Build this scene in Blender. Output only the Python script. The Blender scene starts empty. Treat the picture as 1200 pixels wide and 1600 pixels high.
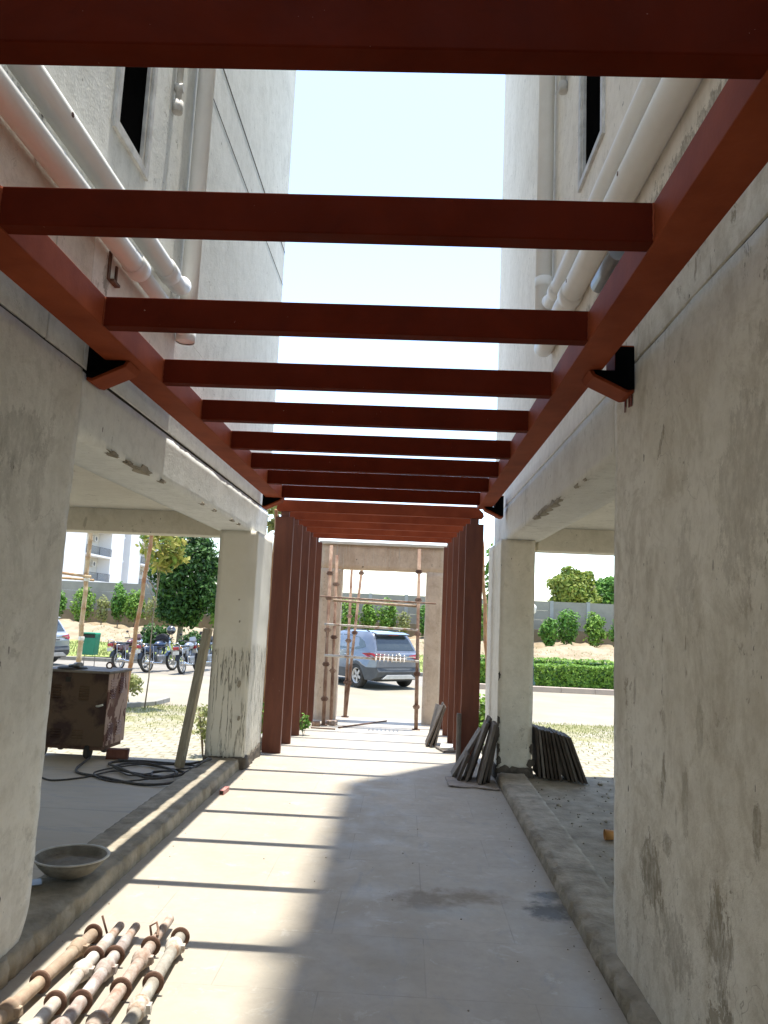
import bpy, bmesh, math, random
from mathutils import Vector, Matrix, noise
R = math.radians
PI = math.pi
S = bpy.context.scene
C = S.collection

# ------------------------------------------------------------------ camera
cam_d = bpy.data.cameras.new('camera'); cam = bpy.data.objects.new('camera', cam_d); C.objects.link(cam)
_f = 1200.0
_vp = Vector((34, -163, -_f)).normalized()
_zr = R(2.25)
_z = Vector((math.sin(_zr), math.cos(_zr), 0)); _z = (_z - _vp * _z.dot(_vp)).normalized()
_x = _vp.cross(_z)
M4 = Matrix((( _x.x, _x.y, _x.z, 0), (_vp.x, _vp.y, _vp.z, 0), (_z.x, _z.y, _z.z, 1.65), (0, 0, 0, 1)))
cam.matrix_world = M4
cam_d.sensor_fit = 'VERTICAL'; cam_d.sensor_height = 36; cam_d.lens = 27
cam_d.clip_start = 0.05; cam_d.clip_end = 2000
S.camera = cam

# ------------------------------------------------------------------ light
KX, KY = 0.055, 0.065                      # sun leans this much per metre of height
to_sun = Vector((KX, KY, 1)).normalized()
W = bpy.data.worlds.new('World'); S.world = W; W.use_nodes = True
wn = W.node_tree; wn.nodes.clear()
sky = wn.nodes.new('ShaderNodeTexSky'); sky.sky_type = 'NISHITA'; sky.sun_disc = False
sky.sun_elevation = math.asin(to_sun.z); sky.sun_rotation = math.atan2(to_sun.x, to_sun.y)
sky.air_density = 1.0; sky.dust_density = 0.8; sky.ozone_density = 1.0
bg = wn.nodes.new('ShaderNodeBackground'); bg.inputs[1].default_value = 0.122
wo = wn.nodes.new('ShaderNodeOutputWorld')
wn.links.new(sky.outputs[0], bg.inputs[0]); wn.links.new(bg.outputs[0], wo.inputs[0])
sd = bpy.data.lights.new('sun', 'SUN'); sd.energy = 2.2; sd.angle = R(0.53); sd.color = (1, .95, .86)
sun = bpy.data.objects.new('sun', sd); C.objects.link(sun)
sun.rotation_euler = to_sun.to_track_quat('Z', 'Y').to_euler(); sun.location = (0, 0, 40)
S.view_settings.view_transform = 'Standard'; S.view_settings.look = 'None'
S.view_settings.exposure = 2.12; S.view_settings.gamma = 1
S.cycles.max_bounces = 8; S.cycles.diffuse_bounces = 6

# ------------------------------------------------------------------ materials
class NT:
    def __init__(s, name):
        s.m = bpy.data.materials.new(name); s.m.use_nodes = True
        s.t = s.m.node_tree; s.b = s.t.nodes['Principled BSDF']; s.o = s.t.nodes['Material Output']
        s.tc = s.t.nodes.new('ShaderNodeTexCoord'); s.co = s.tc.outputs['Object']
    def n(s, typ, **k):
        nd = s.t.nodes.new(typ)
        for a, v in k.items(): setattr(nd, a, v)
        return nd
    def l(s, a, b): s.t.links.new(a, b)
    def setin(s, sock, v):
        if hasattr(v, 'is_output'): s.l(v, sock)
        else: sock.default_value = v
    def math(s, op, a, b=0.0, c=None, clamp=False):
        nd = s.n('ShaderNodeMath', operation=op, use_clamp=clamp)
        s.setin(nd.inputs[0], a); s.setin(nd.inputs[1], b)
        if c is not None: s.setin(nd.inputs[2], c)
        return nd.outputs[0]
    def mapping(s, scale=(1, 1, 1), loc=(0, 0, 0), co=None):
        nd = s.n('ShaderNodeMapping'); nd.inputs['Scale'].default_value = scale; nd.inputs['Location'].default_value = loc
        s.l(co or s.co, nd.inputs['Vector']); return nd.outputs[0]
    def noise(s, scale=5, detail=5, rough=.55, dist=0, co=None, sc=None, loc=(0, 0, 0)):
        nd = s.n('ShaderNodeTexNoise'); nd.inputs['Scale'].default_value = scale
        nd.inputs['Detail'].default_value = detail; nd.inputs['Roughness'].default_value = rough
        nd.inputs['Distortion'].default_value = dist
        s.l(s.mapping(sc or (1, 1, 1), loc, co), nd.inputs['Vector']); return nd.outputs['Fac']
    def ramp(s, fac, lo, hi, a=0.0, b=1.0):
        nd = s.n('ShaderNodeMapRange'); nd.clamp = True
        s.setin(nd.inputs['Value'], fac)
        for i, v in zip(('From Min', 'From Max', 'To Min', 'To Max'), (lo, hi, a, b)): nd.inputs[i].default_value = v
        return nd.outputs['Result']
    def mix(s, fac, a, b):
        nd = s.n('ShaderNodeMix', data_type='RGBA')
        s.setin(nd.inputs['Factor'], fac)
        for sock, v in ((nd.inputs['A'], a), (nd.inputs['B'], b)):
            if hasattr(v, 'is_output'): s.l(v, sock)
            else: sock.default_value = (*v, 1)
        return nd.outputs['Result']
    def bump(s, h, strength=.3, dist=.01):
        nd = s.n('ShaderNodeBump'); nd.inputs['Strength'].default_value = strength; nd.inputs['Distance'].default_value = dist
        s.l(h, nd.inputs['Height']); s.l(nd.outputs[0], s.b.inputs['Normal'])
    def fin(s, col, rough=.7, metal=0, spec=.4):
        s.setin(s.b.inputs['Base Color'], col if hasattr(col, 'is_output') else (*col, 1))
        s.setin(s.b.inputs['Roughness'], rough); s.b.inputs['Metallic'].default_value = metal
        s.b.inputs['Specular IOR Level'].default_value = spec
        return s.m
    def sep(s):
        nd = s.n('ShaderNodeSeparateXYZ'); s.l(s.co, nd.inputs[0]); return nd.outputs
    def ellipse(s, cy, cz, ry, rz, ax=('Y', 'Z'), wob=.35, nz=None, soft=.35, rot=0):
        o = s.sep(); a, b = o[ax[0]], o[ax[1]]
        u = s.math('SUBTRACT', a, cy); v = s.math('SUBTRACT', b, cz)
        if rot:
            c, sn = math.cos(rot), math.sin(rot)
            u2 = s.math('ADD', s.math('MULTIPLY', u, c), s.math('MULTIPLY', v, sn))
            v2 = s.math('SUBTRACT', s.math('MULTIPLY', v, c), s.math('MULTIPLY', u, sn)); u, v = u2, v2
        u = s.math('DIVIDE', u, ry); v = s.math('DIVIDE', v, rz)
        d = s.math('SQRT', s.math('ADD', s.math('MULTIPLY', u, u), s.math('MULTIPLY', v, v)))
        if nz is not None: d = s.math('ADD', d, s.math('MULTIPLY', s.math('SUBTRACT', nz, .5), wob * 4))
        return s.ramp(d, 1.0 - soft, 1.0, 1.0, 0.0)

def simple(name, c1, c2=None, scale=6, rough=.7, metal=0, bump=0, bs=30, spec=.4, sc=None, lo=.35, hi=.65):
    t = NT(name); c2 = c2 or tuple(x * .75 for x in c1)
    f = t.ramp(t.noise(scale, 6, .6, sc=sc), lo, hi)
    if bump: t.bump(t.noise(bs, 5, .6), bump, .01)
    return t.fin(t.mix(f, c1, c2), rough, metal, spec)

def plaster(name, base, light, dark, spots=(), streak=.5, bumpy=.25, bs=25, ax=('Y', 'Z'), rough_tex=0, mott=.6, crisp=.4):
    t = NT(name)
    big = t.noise(1.1, 6, .68, .5)
    st = t.noise(2.4, 7, .70, .5, sc=(1.7, 1.7, .85))
    fine = t.noise(11, 5, .78)
    c = t.mix(t.ramp(big, .42, .58), base, light)
    c = t.mix(t.math('MULTIPLY', t.ramp(st, .51, .66), streak), c, dark)
    c = t.mix(t.math('MULTIPLY', t.ramp(t.noise(2.7, 6, .78, .9, loc=(4, 7, 1)), .52, .63), mott), c, tuple((a + b) / 2 for a, b in zip(base, dark)))
    c = t.mix(t.math('MULTIPLY', t.ramp(fine, .46, .70), .35), c, dark)
    c = t.mix(t.math('MULTIPLY', t.ramp(t.noise(5, 6, .75, .4, loc=(1, 3, 9), sc=(1, 1, .7)), .55, .62), .35), c, light)
    # crisp-edged worn patches where the skim coat has come off
    worn = t.math('MULTIPLY', t.ramp(t.noise(4.5, 6, .8, .3, loc=(7, 2, 5), sc=(1, 1, .75)), .575, .605), t.ramp(t.noise(.9, 3, .5, loc=(2, 8, 4)), .47, .60))
    c = t.mix(t.math('MULTIPLY', worn, crisp), c, tuple(x * .8 for x in dark))
    fl = t.math('MULTIPLY', t.ramp(t.noise(8, 5, .6, loc=(3, 1, 2), sc=(1, 1, .28)), .665, .69), t.ramp(t.noise(1.3, 3, .5, loc=(6, 2, 8)), .45, .55))
    c = t.mix(t.math('MULTIPLY', fl, crisp * 1.1), c, tuple(x * .75 for x in dark))
    pit = t.math('MULTIPLY', t.ramp(t.noise(34, 2, .5, sc=(1, 1, .45)), .72, .74), t.ramp(t.noise(2.2, 2, .5, loc=(9, 1, 3)), .47, .57))
    c = t.mix(t.math('MULTIPLY', pit, .85), c, (.07, .06, .045))
    vc = t.n('ShaderNodeTexVoronoi', feature='DISTANCE_TO_EDGE'); vc.inputs['Scale'].default_value = 1.6
    wv = t.n('ShaderNodeVectorMath', operation='ADD'); nn_ = t.n('ShaderNodeTexNoise'); nn_.inputs['Scale'].default_value = 4; nn_.inputs['Detail'].default_value = 3
    t.l(t.co, nn_.inputs['Vector']); t.l(t.co, wv.inputs[0]); t.l(nn_.outputs['Color'], wv.inputs[1]); t.l(wv.outputs[0], vc.inputs['Vector'])
    ck = t.math('MULTIPLY', t.ramp(vc.outputs['Distance'], .0012, .005, 1, 0), t.ramp(t.noise(1.1, 3, .5, loc=(3, 5, 1)), .50, .60))
    c = t.mix(t.math('MULTIPLY', ck, .55), c, tuple(x * .5 for x in dark))
    nz = t.noise(7, 6, .85, sc=(1, 1.2, .7))
    gr = t.ramp(t.noise(26, 5, .8, sc=(1, 1, .5)), .40, .56)
    for (cy, cz, ry, rz, k, rot) in spots:
        e = t.ellipse(cy, cz, ry, rz, ax, 1.0, nz, .14, rot)
        e = t.math('MULTIPLY', e, t.math('ADD', t.math('MULTIPLY', gr, .6), .4))
        c = t.mix(t.math('MULTIPLY', e, k), c, tuple(x * .62 for x in dark))
    h = t.math('ADD', t.noise(bs, 6, .72), t.math('MULTIPLY', t.noise(3, 4, .6), 1.2))
    h = t.math('SUBTRACT', h, t.math('ADD', t.math('MULTIPLY', worn, .35), t.math('MULTIPLY', pit, 1.2)))
    if rough_tex:
        v = t.n('ShaderNodeTexVoronoi'); v.inputs['Scale'].default_value = 55
        t.l(t.mapping(), v.inputs['Vector'])
        h = t.math('ADD', h, t.math('MULTIPLY', v.outputs['Distance'], rough_tex))
    t.bump(h, bumpy, .014)
    return t.fin(c, .92, 0, .08)

MT = {}
MT['pier_R'] = plaster('stained_plaster', (.62, .585, .505), (.70, .67, .595), (.36, .315, .235),
    spots=((3.3, 1.05, .035, .11, .8, .1), (3.05, 1.0, .03, .12, .45, 0), (3.15, .93, .02, .05, .45, 0), (3.45, .62, .16, .13, .85, 0), (3.2, .45, .2, .12, .5, .2),
           (2.75, .62, .10, .16, .7, 0), (2.62, .3, .14, .12, .8, .3), (3.7, 1.35, .02, .06, .5, 0), (2.9, 1.3, .03, .1, .4, 0),
           (2.5, 2.1, .22, .28, .35, .3), (3.0, 1.9, .10, .2, .3, 0), (3.3, 2.45, .02, .07, .8, .5), (3.75, 1.05, .015, .05, .7, 0), (2.2, 1.2, .05, .09, .7, 0), (2.45, 1.05, .03, .1, .7, .1), (3.25, .8, .05, .06, .6, 0)), streak=.45, bumpy=.6, mott=.65, crisp=.75)
MT['pier_L'] = plaster('grey_plaster', (.62, .60, .545), (.70, .685, .63), (.40, .385, .335),
    spots=((3.2, 2.35, .25, .12, .4, .3), (2.9, 2.1, .3, .15, .35, .2), (3.4, 2.2, .08, .2, .3, 0)), streak=.3, bumpy=.5, crisp=.35)
MT['lime'] = plaster('whitewashed_plaster', (.64, .62, .57), (.70, .69, .64), (.44, .42, .37), streak=.2, bumpy=.3, mott=.2)
MT['facade_L'] = plaster('textured_facade_plaster', (.72, .73, .70), (.78, .79, .76), (.42, .43, .40),
    spots=((2.6, 3.62, .5, .12, .75, .1), (3.93, 3.42, .05, .1, .9, 0), (3.6, 3.3, .2, .05, .5, 0)), streak=.18, bumpy=.2, bs=14, rough_tex=.3, mott=.1, crisp=.2)
MT['facade_R'] = plaster('cream_facade_plaster', (.76, .72, .65), (.81, .77, .70), (.46, .42, .35),
    spots=((2.8, 3.5, 1.4, .16, .85, 0), (4.3, 3.55, .5, .1, .8, 0)), streak=.2, bumpy=.15, bs=14, mott=.1, crisp=.2)
MT['ceiling'] = plaster('ceiling_plaster', (.68, .65, .57), (.73, .70, .62), (.52, .49, .42), streak=.1, bumpy=.1, mott=.2)
MT['column'] = plaster('column_plaster', (.68, .635, .53), (.74, .695, .59), (.48, .44, .34), streak=.25, bumpy=.3, ax=('X', 'Z'),
    mott=.3, crisp=.5)
MT['mortar'] = simple('dark_mortar', (.13, .11, .085), (.06, .05, .04), 12, .95, bump=.8)
MT['black_gap'] = simple('dark_gap_fill', (.05, .045, .035), (.03, .027, .02), 12, .95)  # near-black fill for grooves; painted in as the shade inside openings

def mk_cracked():
    t = NT('cracked_render'); base = plaster
    o = t.sep()
    c = t.mix(t.ramp(t.noise(2.5, 6), .4, .6), (.68, .65, .56), (.74, .71, .62))
    cr = t.noise(5.0, 4, .6, .25, sc=(5.5, 5.5, .30), loc=(2, 0, 0))
    line = t.math('ABSOLUTE', t.math('SUBTRACT', cr, .5))
    l1 = t.ramp(line, .006, .020, 1, 0)
    top = t.math('ADD', t.math('MULTIPLY', t.noise(9, 3, sc=(1, 1, .2)), .25), 1.13)
    m = t.ramp(t.math('SUBTRACT', top, o['Z']), 0, .05)
    m2 = t.math('MULTIPLY', m, t.ramp(t.noise(5, 3, sc=(1, 1, .4), loc=(3, 3, 3)), .28, .42))
    l2 = t.math('MULTIPLY', l1, m2)
    c = t.mix(t.math('MULTIPLY', l2, .85), c, (.10, .085, .06))
    c = t.mix(t.math('MULTIPLY', m, .15), c, (.42, .39, .31))
    t.bump(t.math('SUBTRACT', t.math('MULTIPLY', t.noise(22, 5), .4), l2), .8, .01)
    return t.fin(c, .9, 0, .2)
MT['cracked'] = mk_cracked()

def mk_floor():
    t = NT('marble_floor')
    o = t.sep()
    br = t.n('ShaderNodeTexBrick'); br.offset = .5
    t.l(t.mapping((1, 1, 1), (.32, .1, 0)), br.inputs['Vector'])
    br.inputs['Scale'].default_value = 1; br.inputs['Brick Width'].default_value = .95; br.inputs['Row Height'].default_value = .62
    br.inputs['Mortar Size'].default_value = .0035; br.inputs['Mortar Smooth'].default_value = .3
    br.inputs['Color1'].default_value = (.40, .40, .40, 1); br.inputs['Color2'].default_value = (.60, .60, .60, 1); br.inputs['Mortar'].default_value = (0, 0, 0, 1)
    tone = t.n('ShaderNodeRGBToBW'); t.l(br.outputs['Color'], tone.inputs[0])
    c = t.mix(t.ramp(t.noise(1.3, 8, .62, .8), .35, .65), (.36, .318, .255), (.405, .36, .29))
    c = t.mix(t.ramp(tone.outputs[0], .4, .6, 0, .4), c, (.315, .295, .25))
    vein = t.noise(3.2, 9, .7, 1.5, sc=(1.6, .6, 1))
    c = t.mix(t.ramp(vein, .56, .70, 0, .6), c, (.25, .265, .265))
    c = t.mix(t.ramp(t.noise(16, 10, .8), .45, .62, 0, .22), c, (.24, .235, .21))
    c = t.mix(t.ramp(t.noise(6, 10, .78, .5, loc=(8, 1, 0)), .57, .63, 0, .35), c, (.52, .50, .46))
    warm = t.noise(2.1, 5, .6, .4, loc=(5, 2, 0))
    c = t.mix(t.ramp(warm, .56, .7, 0, .4), c, (.47, .415, .34))
    c = t.mix(t.math('MULTIPLY', br.outputs['Fac'], t.ramp(t.noise(3, 4), .35, .6, .1, .7)), c, (.22, .21, .18))
    nz = t.noise(9, 6, .7)
    for (x, y, rx, ry, k, col) in ((.17, 4.80, .24, .21, 1.3, (.26, .21, .14)), (.45, 4.90, .26, .16, 1.1, (.27, .22, .15)), (.90, 4.72, .17, .17, 1.6, (.11, .10, .075)), (.93, 4.97, .12, .11, 1.4, (.13, .12, .09)),
                              (.32, 4.62, .3, .13, .4, (.42, .46, .47)), (-.33, 4.35, .1, .08, .4, (.36, .37, .36)), (-.3, 5.75, .22, .2, .35, (.40, .42, .42)), (.62, 5.1, .15, .2, .25, (.4, .41, .42)), (-.2, 6.9, .25, .3, .3, (.41, .43, .43)),
                              (-.95, 5.7, .25, .2, .4, (.42, .42, .40)), (.95, 6.5, .06, 2.4, .3, (.35, .33, .28)), (-1.3, 7.9, .2, .1, .4, (.40, .38, .34))):
        e = t.ellipse(x, y, rx, ry, ('X', 'Y'), .45, nz, .7)
        c = t.mix(t.math('MULTIPLY', t.math('MULTIPLY', e, k), t.ramp(t.noise(13, 7, .75), .3, .62, .35, 1.15)), c, tuple(v * .8 for v in col))
    sp = t.ramp(t.noise(45, 2, .5), .76, .79)
    c = t.mix(t.math('MULTIPLY', sp, .5), c, (.15, .13, .1))
    t.bump(t.math('SUBTRACT', t.math('MULTIPLY', t.noise(8, 6, .6), .6), t.math('MULTIPLY', br.outputs['Fac'], .6)), .18, .006)
    return t.fin(c, t.ramp(t.noise(4, 6), .3, .7, .45, .75), 0, .35)
MT['floor'] = mk_floor()

def mk_slabfloor():
    t = NT('dusty_stone_floor')
    c = t.mix(t.ramp(t.noise(1.3, 8, .65, .8), .35, .65), (.40, .35, .27), (.47, .415, .325))
    c = t.mix(t.ramp(t.noise(3, 8, .7, 1.2, sc=(.5, 2, 1)), .52, .66, 0, .5), c, (.27, .28, .28))
    o = t.sep()
    seam = t.math('ABSOLUTE', t.math('SUBTRACT', t.math('FRACT', t.math('MULTIPLY', o['Y'], .72)), .5))
    c = t.mix(t.ramp(seam, 0, .006, .6, 0), c, (.18, .17, .15))
    t.bump(t.noise(12, 6), .25, .006)
    return t.fin(c, .7, 0, .3)
MT['slabfloor'] = mk_slabfloor()
MT['dirt'] = simple('rough_mortar_ground', (.36, .325, .255), (.21, .185, .14), 5, .95, bump=.9, bs=22)
MT['brick_kerb'] = simple('mortar_covered_brick', (.36, .32, .25), (.20, .175, .13), 6, .95, bump=1, bs=24)
MT['primer'] = None
def mk_primer():
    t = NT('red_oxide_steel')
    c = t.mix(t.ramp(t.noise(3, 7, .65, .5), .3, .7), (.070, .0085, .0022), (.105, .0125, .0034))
    c = t.mix(t.ramp(t.noise(5, 8, .75, 1, sc=(1, 1, 3)), .6, .78, 0, .5), c, (.035, .007, .003))
    sc = t.ramp(t.noise(75, 2, .5, sc=(.8, .4, 1)), .775, .79, 0, .5)
    c = t.mix(sc, c, (.42, .27, .22))
    t.bump(t.noise(60, 4), .08, .003)
    return t.fin(c, t.ramp(t.noise(7, 5), .3, .7, .6, .8), 0, .04)
MT['primer'] = mk_primer()
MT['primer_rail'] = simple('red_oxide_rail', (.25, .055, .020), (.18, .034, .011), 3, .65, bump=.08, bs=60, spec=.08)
MT['primer_flare'] = simple('red_oxide_flare_paled', (.25, .050, .018), (.18, .032, .011), 3, .6, bump=.08, bs=60, spec=.12)  # paler copy of the primer, lens flare put into its colour
def mk_post():
    t = NT('red_oxide_weathered')
    c = t.mix(t.ramp(t.noise(2.5, 8, .65, .5, sc=(3, 3, .5)), .35, .65), (.155, .048, .024), (.105, .031, .016))
    c = t.mix(t.ramp(t.noise(30, 4, .7, sc=(1, 1, .3)), .70, .78, 0, .7), c, (.36, .25, .2))
    t.bump(t.noise(40, 4), .1, .003)
    return t.fin(c, .55, 0, .4)
MT['post'] = mk_post()
MT['conduit'] = simple('pvc_pipe', (.82, .82, .79), (.75, .75, .72), 3, .5, spec=.5)
MT['pvc'] = MT['conduit']
MT['frame_white'] = simple('window_frame_paint', (.62, .61, .57), (.42, .40, .36), 9, .6)
MT['dark_glass'] = simple('dark_window_glass', (.004, .004, .005), (.006, .006, .007), 3, .35, spec=.5)
MT['void'] = simple('painted_dark_interior', (.003, .003, .003), (.004, .004, .004), 3, 1, spec=0)
MT['gate_conc'] = plaster('drip_stained_concrete', (.60, .485, .375), (.68, .57, .46), (.42, .315, .225), streak=.6, bumpy=.4, ax=('X', 'Z'))
MT['cap'] = simple('pale_cap', (.70, .68, .62), (.6, .58, .52), 5, .8)
MT['rust'] = simple('rusty_scaffold_tube', (.13, .062, .038), (.33, .23, .17), 9, .8, bump=.4, bs=30, sc=(1, 1, .6))
MT['rust_dark'] = simple('dark_rust', (.075, .035, .022), (.16, .09, .06), 14, .8, bump=.4)
MT['cem_tube'] = simple('cement_splashed_tube', (.55, .52, .47), (.32, .20, .13), 12, .8, bump=.5, bs=50, lo=.45, hi=.62)
MT['tube_tan'] = simple('tan_painted_tube', (.42, .34, .25), (.28, .19, .13), 14, .7, bump=.3)
MT['tube_white'] = simple('white_smeared_tube', (.58, .58, .55), (.38, .31, .25), 11, .8, bump=.5)
MT['tube_pink'] = simple('pink_white_tube', (.50, .47, .44), (.26, .19, .16), 14, .8, bump=.5)
MT['tube_rust'] = simple('orange_rust_tube', (.29, .19, .14), (.44, .38, .33), 22, .8, bump=.5)
MT['tube_grey'] = simple('grey_cement_tube', (.40, .38, .33), (.25, .22, .18), 14, .85, bump=.6)
MT['bamboo'] = simple('red_brown_bamboo', (.30, .13, .06), (.40, .26, .14), 8, .7, bump=.2)
MT['bamboo_pale'] = simple('pale_bamboo', (.50, .40, .25), (.34, .2, .1), 6, .7, bump=.2)
MT['bark'] = simple('bark', (.17, .13, .09), (.27, .22, .17), 14, .9, bump=.5)
MT['stone_dark'] = simple('dark_slate_slab', (.055, .043, .034), (.105, .085, .068), 4, .7, bump=.15, spec=.15)
MT['stone_grey'] = simple('grey_polished_slab', (.19, .165, .14), (.11, .092, .076), 4, .65, bump=.1, spec=.2)
MT['sack'] = simple('grey_sack', (.33, .29, .25), (.24, .21, .18), 9, .95, bump=.6)
MT['pan'] = simple('cement_crusted_pan', (.22, .205, .17), (.13, .12, .095), 10, .85, bump=.7, bs=40)
MT['pan_rim'] = simple('worn_pan_rim', (.50, .48, .43), (.35, .33, .29), 12, .6, bump=.3)
MT['cable'] = simple('dusty_black_cable', (.035, .032, .03), (.08, .075, .07), 30, .7)
MT['red_tube'] = simple('faded_red_tube', (.40, .13, .11), (.45, .25, .22), 20, .6)
MT['wood'] = simple('grey_weathered_wood', (.42, .38, .29), (.29, .25, .18), 6, .85, bump=.4, sc=(6, 6, .6))
MT['brick'] = simple('dark_red_brick', (.12, .045, .03), (.17, .07, .05), 12, .9, bump=.5)
MT['dustbin'] = simple('green_bin_plastic', (.015, .17, .085), (.02, .21, .11), 3, .45)
MT['metal_grey'] = simple('grey_metal', (.25, .25, .25), (.2, .2, .2), 8, .45, .6)
MT['chrome'] = simple('chrome', (.6, .6, .6), (.5, .5, .5), 8, .25, .95)
MT['rubber'] = simple('rubber', (.022, .021, .02), (.05, .046, .04), 6, .85)
MT['black_plastic'] = simple('black_plastic', (.018, .018, .02), (.028, .028, .03), 6, .5)
MT['grey_cladding'] = simple('grey_cladding', (.055, .06, .065), (.075, .08, .085), 6, .6)
MT['alloy'] = simple('alloy_wheel', (.50, .49, .47), (.42, .41, .39), 6, .4, .4)
MT['red_lamp'] = simple('red_lamp_plastic', (.32, .008, .012), (.22, .005, .01), 8, .2, spec=.6)
MT['white_plate'] = simple('white_plate', (.50, .49, .45), (.42, .41, .38), 8, .5)
MT['plate_ink'] = simple('plate_ink', (.03, .03, .035), (.05, .05, .05), 8, .6)
def paint(name, c, rough=.28):
    t = NT(name)
    dust = t.ramp(t.noise(2, 5), .4, .7, 0, .2)
    t.b.inputs['Coat Weight'].default_value = .6; t.b.inputs['Coat Roughness'].default_value = .08
    return t.fin(t.mix(dust, c, (.5, .45, .37)), rough, .35, .5)
MT['suv_paint'] = paint('blue_silver_paint', (.12, .14, .175))
MT['silver_paint'] = paint('silver_paint', (.36, .37, .385))
MT['tank_blue'] = paint('dark_blue_paint', (.03, .05, .10))
MT['tank_black'] = paint('black_paint', (.02, .02, .025))
MT['tank_grey'] = paint('grey_paint', (.25, .26, .28))
MT['tank_maroon'] = paint('maroon_paint', (.10, .02, .02))
MT['car_glass'] = simple('tinted_car_glass', (.025, .034, .036), (.04, .05, .05), 2, .06, spec=.8)
def mk_welder():
    t = NT('scorched_brown_sheet')
    o = t.sep()
    c = t.mix(t.ramp(t.noise(2.2, 6, .6, .8, loc=(1, 5, 2)), .45, .55), (.038, .014, .008), (.11, .065, .035))
    c = t.mix(t.ramp(t.noise(9, 6, .7), .55, .7, 0, .5), c, (.14, .07, .04))
    t.bump(t.noise(20, 4), .2, .004)
    return t.fin(c, .6, 0, .4)
MT['welder'] = mk_welder()
def mk_wside():
    t = NT('flaking_side_sheet')
    f = t.ramp(t.noise(3.4, 5, .6, .9, sc=(1, 1.6, .8), loc=(3.1, 1, .3)), .50, .53)
    c = t.mix(f, (.42, .29, .23), (.12, .045, .028))
    c = t.mix(t.ramp(t.noise(20, 4), .55, .7, 0, .4), c, (.2, .12, .08))
    return t.fin(c, .65, 0, .35)
MT['wside'] = mk_wside()
MT['wtop'] = simple('dusty_steel_top', (.24, .215, .18), (.15, .12, .10), 8, .7, bump=.2)
MT['road'] = simple('dusty_concrete_road', (.28, .25, .19), (.235, .205, .15), .8, .9, bump=.3, bs=9)
MT['asphalt'] = simple('dusty_parking_bay', (.24, .22, .185), (.20, .18, .15), 1.1, .9, bump=.3, bs=9)
MT['ground'] = simple('dry_dusty_ground', (.40, .34, .24), (.30, .26, .17), .35, .95, bump=.4, bs=3)
MT['sand'] = simple('sandy_soil', (.33, .265, .175), (.22, .17, .105), 1.6, .95, bump=1, bs=7)
MT['kerbstone'] = simple('kerb_stone', (.44, .36, .29), (.36, .30, .25), 2, .9, bump=.3)
MT['kerb_grey'] = simple('grey_kerb_stone', (.30, .285, .25), (.23, .22, .19), 3, .9, bump=.3)
def mk_pav():
    t = NT('grass_block_paving')
    br = t.n('ShaderNodeTexBrick'); br.offset = .5
    t.l(t.mapping((1, 1, 1), (.1, 0, 0)), br.inputs['Vector'])
    br.inputs['Scale'].default_value = 1; br.inputs['Brick Width'].default_value = .22; br.inputs['Row Height'].default_value = .2
    br.inputs['Mortar Size'].default_value = .022; br.inputs['Mortar Smooth'].default_value = .6
    stone = t.mix(t.ramp(t.noise(2, 7, .7), .35, .65), (.27, .245, .19), (.335, .305, .24))
    joint = t.mix(t.ramp(t.noise(1.1, 6, .7), .40, .6), (.105, .10, .045), (.21, .18, .11))
    brk = t.math('MULTIPLY', br.outputs['Fac'], t.ramp(t.noise(7, 5, .8), .4, .6))
    c = t.mix(brk, stone, joint)
    o = t.sep()
    far = t.ramp(o['Y'], 11.5, 15.8, 0, .2)
    g = t.ramp(t.math('ADD', t.noise(1.3, 7, .7, loc=(2, 2, 0)), far), .56, .7, 0, .75)
    c = t.mix(g, c, (.20, .195, .075))
    t.bump(t.math('SUBTRACT', t.noise(20, 4), br.outputs['Fac']), .6, .02)
    return t.fin(c, .95, 0, .2)
MT['paving'] = mk_pav()
def mk_grass_g():
    t = NT('grass_ground')
    c = t.mix(t.ramp(t.noise(.9, 7, .7), .4, .6), (.17, .24, .055), (.30, .31, .11))
    c = t.mix(t.ramp(t.noise(9, 5, .7), .5, .7, 0, .5), c, (.12, .18, .04))
    t.bump(t.noise(18, 4), .8, .03)
    return t.fin(c, .95, 0, .2)
MT['grass'] = mk_grass_g()
def leafmat(name, a, b, c3=None):
    t = NT(name)
    g = t.n('ShaderNodeNewGeometry')
    f = g.outputs['Random Per Island']
    c = t.mix(f, a, b)
    if c3: c = t.mix(t.ramp(t.math('FRACT', t.math('MULTIPLY', f, 7.3)), .78, .85), c, c3)
    m = t.fin(c, .55, 0, .3)
    tr = t.n('ShaderNodeBsdfTranslucent'); t.l(c, tr.inputs['Color'])
    mx = t.n('ShaderNodeMixShader'); mx.inputs[0].default_value = .35
    t.l(t.b.outputs[0], mx.inputs[1]); t.l(tr.outputs[0], mx.inputs[2]); t.l(mx.outputs[0], t.o.inputs['Surface'])
    return m
MT['leaf_dark'] = leafmat('deep_green_leaves', (.028, .075, .018), (.085, .18, .04), (.015, .04, .01))
MT['leaf_bright'] = leafmat('fresh_green_leaves', (.12, .25, .035), (.27, .42, .07), (.06, .13, .025))
MT['leaf_mid'] = leafmat('mid_green_leaves', (.08, .20, .03), (.19, .36, .065), (.04, .10, .02))
MT['leaf_olive'] = leafmat('olive_leaves', (.16, .24, .035), (.32, .35, .07), (.08, .14, .02))
MT['leaf_yellow'] = leafmat('yellow_leaves', (.30, .33, .06), (.38, .34, .10), (.14, .22, .04))
MT['leaf_dry'] = leafmat('dry_green_leaves', (.20, .24, .07), (.30, .30, .12))
MT['wall_grey'] = simple('grey_precast_panel', (.33, .30, .245), (.27, .245, .20), 1.2, .9, bump=.2)
MT['wall_post'] = simple('pale_precast_post', (.40, .39, .36), (.33, .32, .3), 2, .9)
MT['wall_brown'] = simple('brown_stained_footing', (.27, .215, .135), (.20, .16, .10), 1.5, .95, bump=.3)
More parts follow.
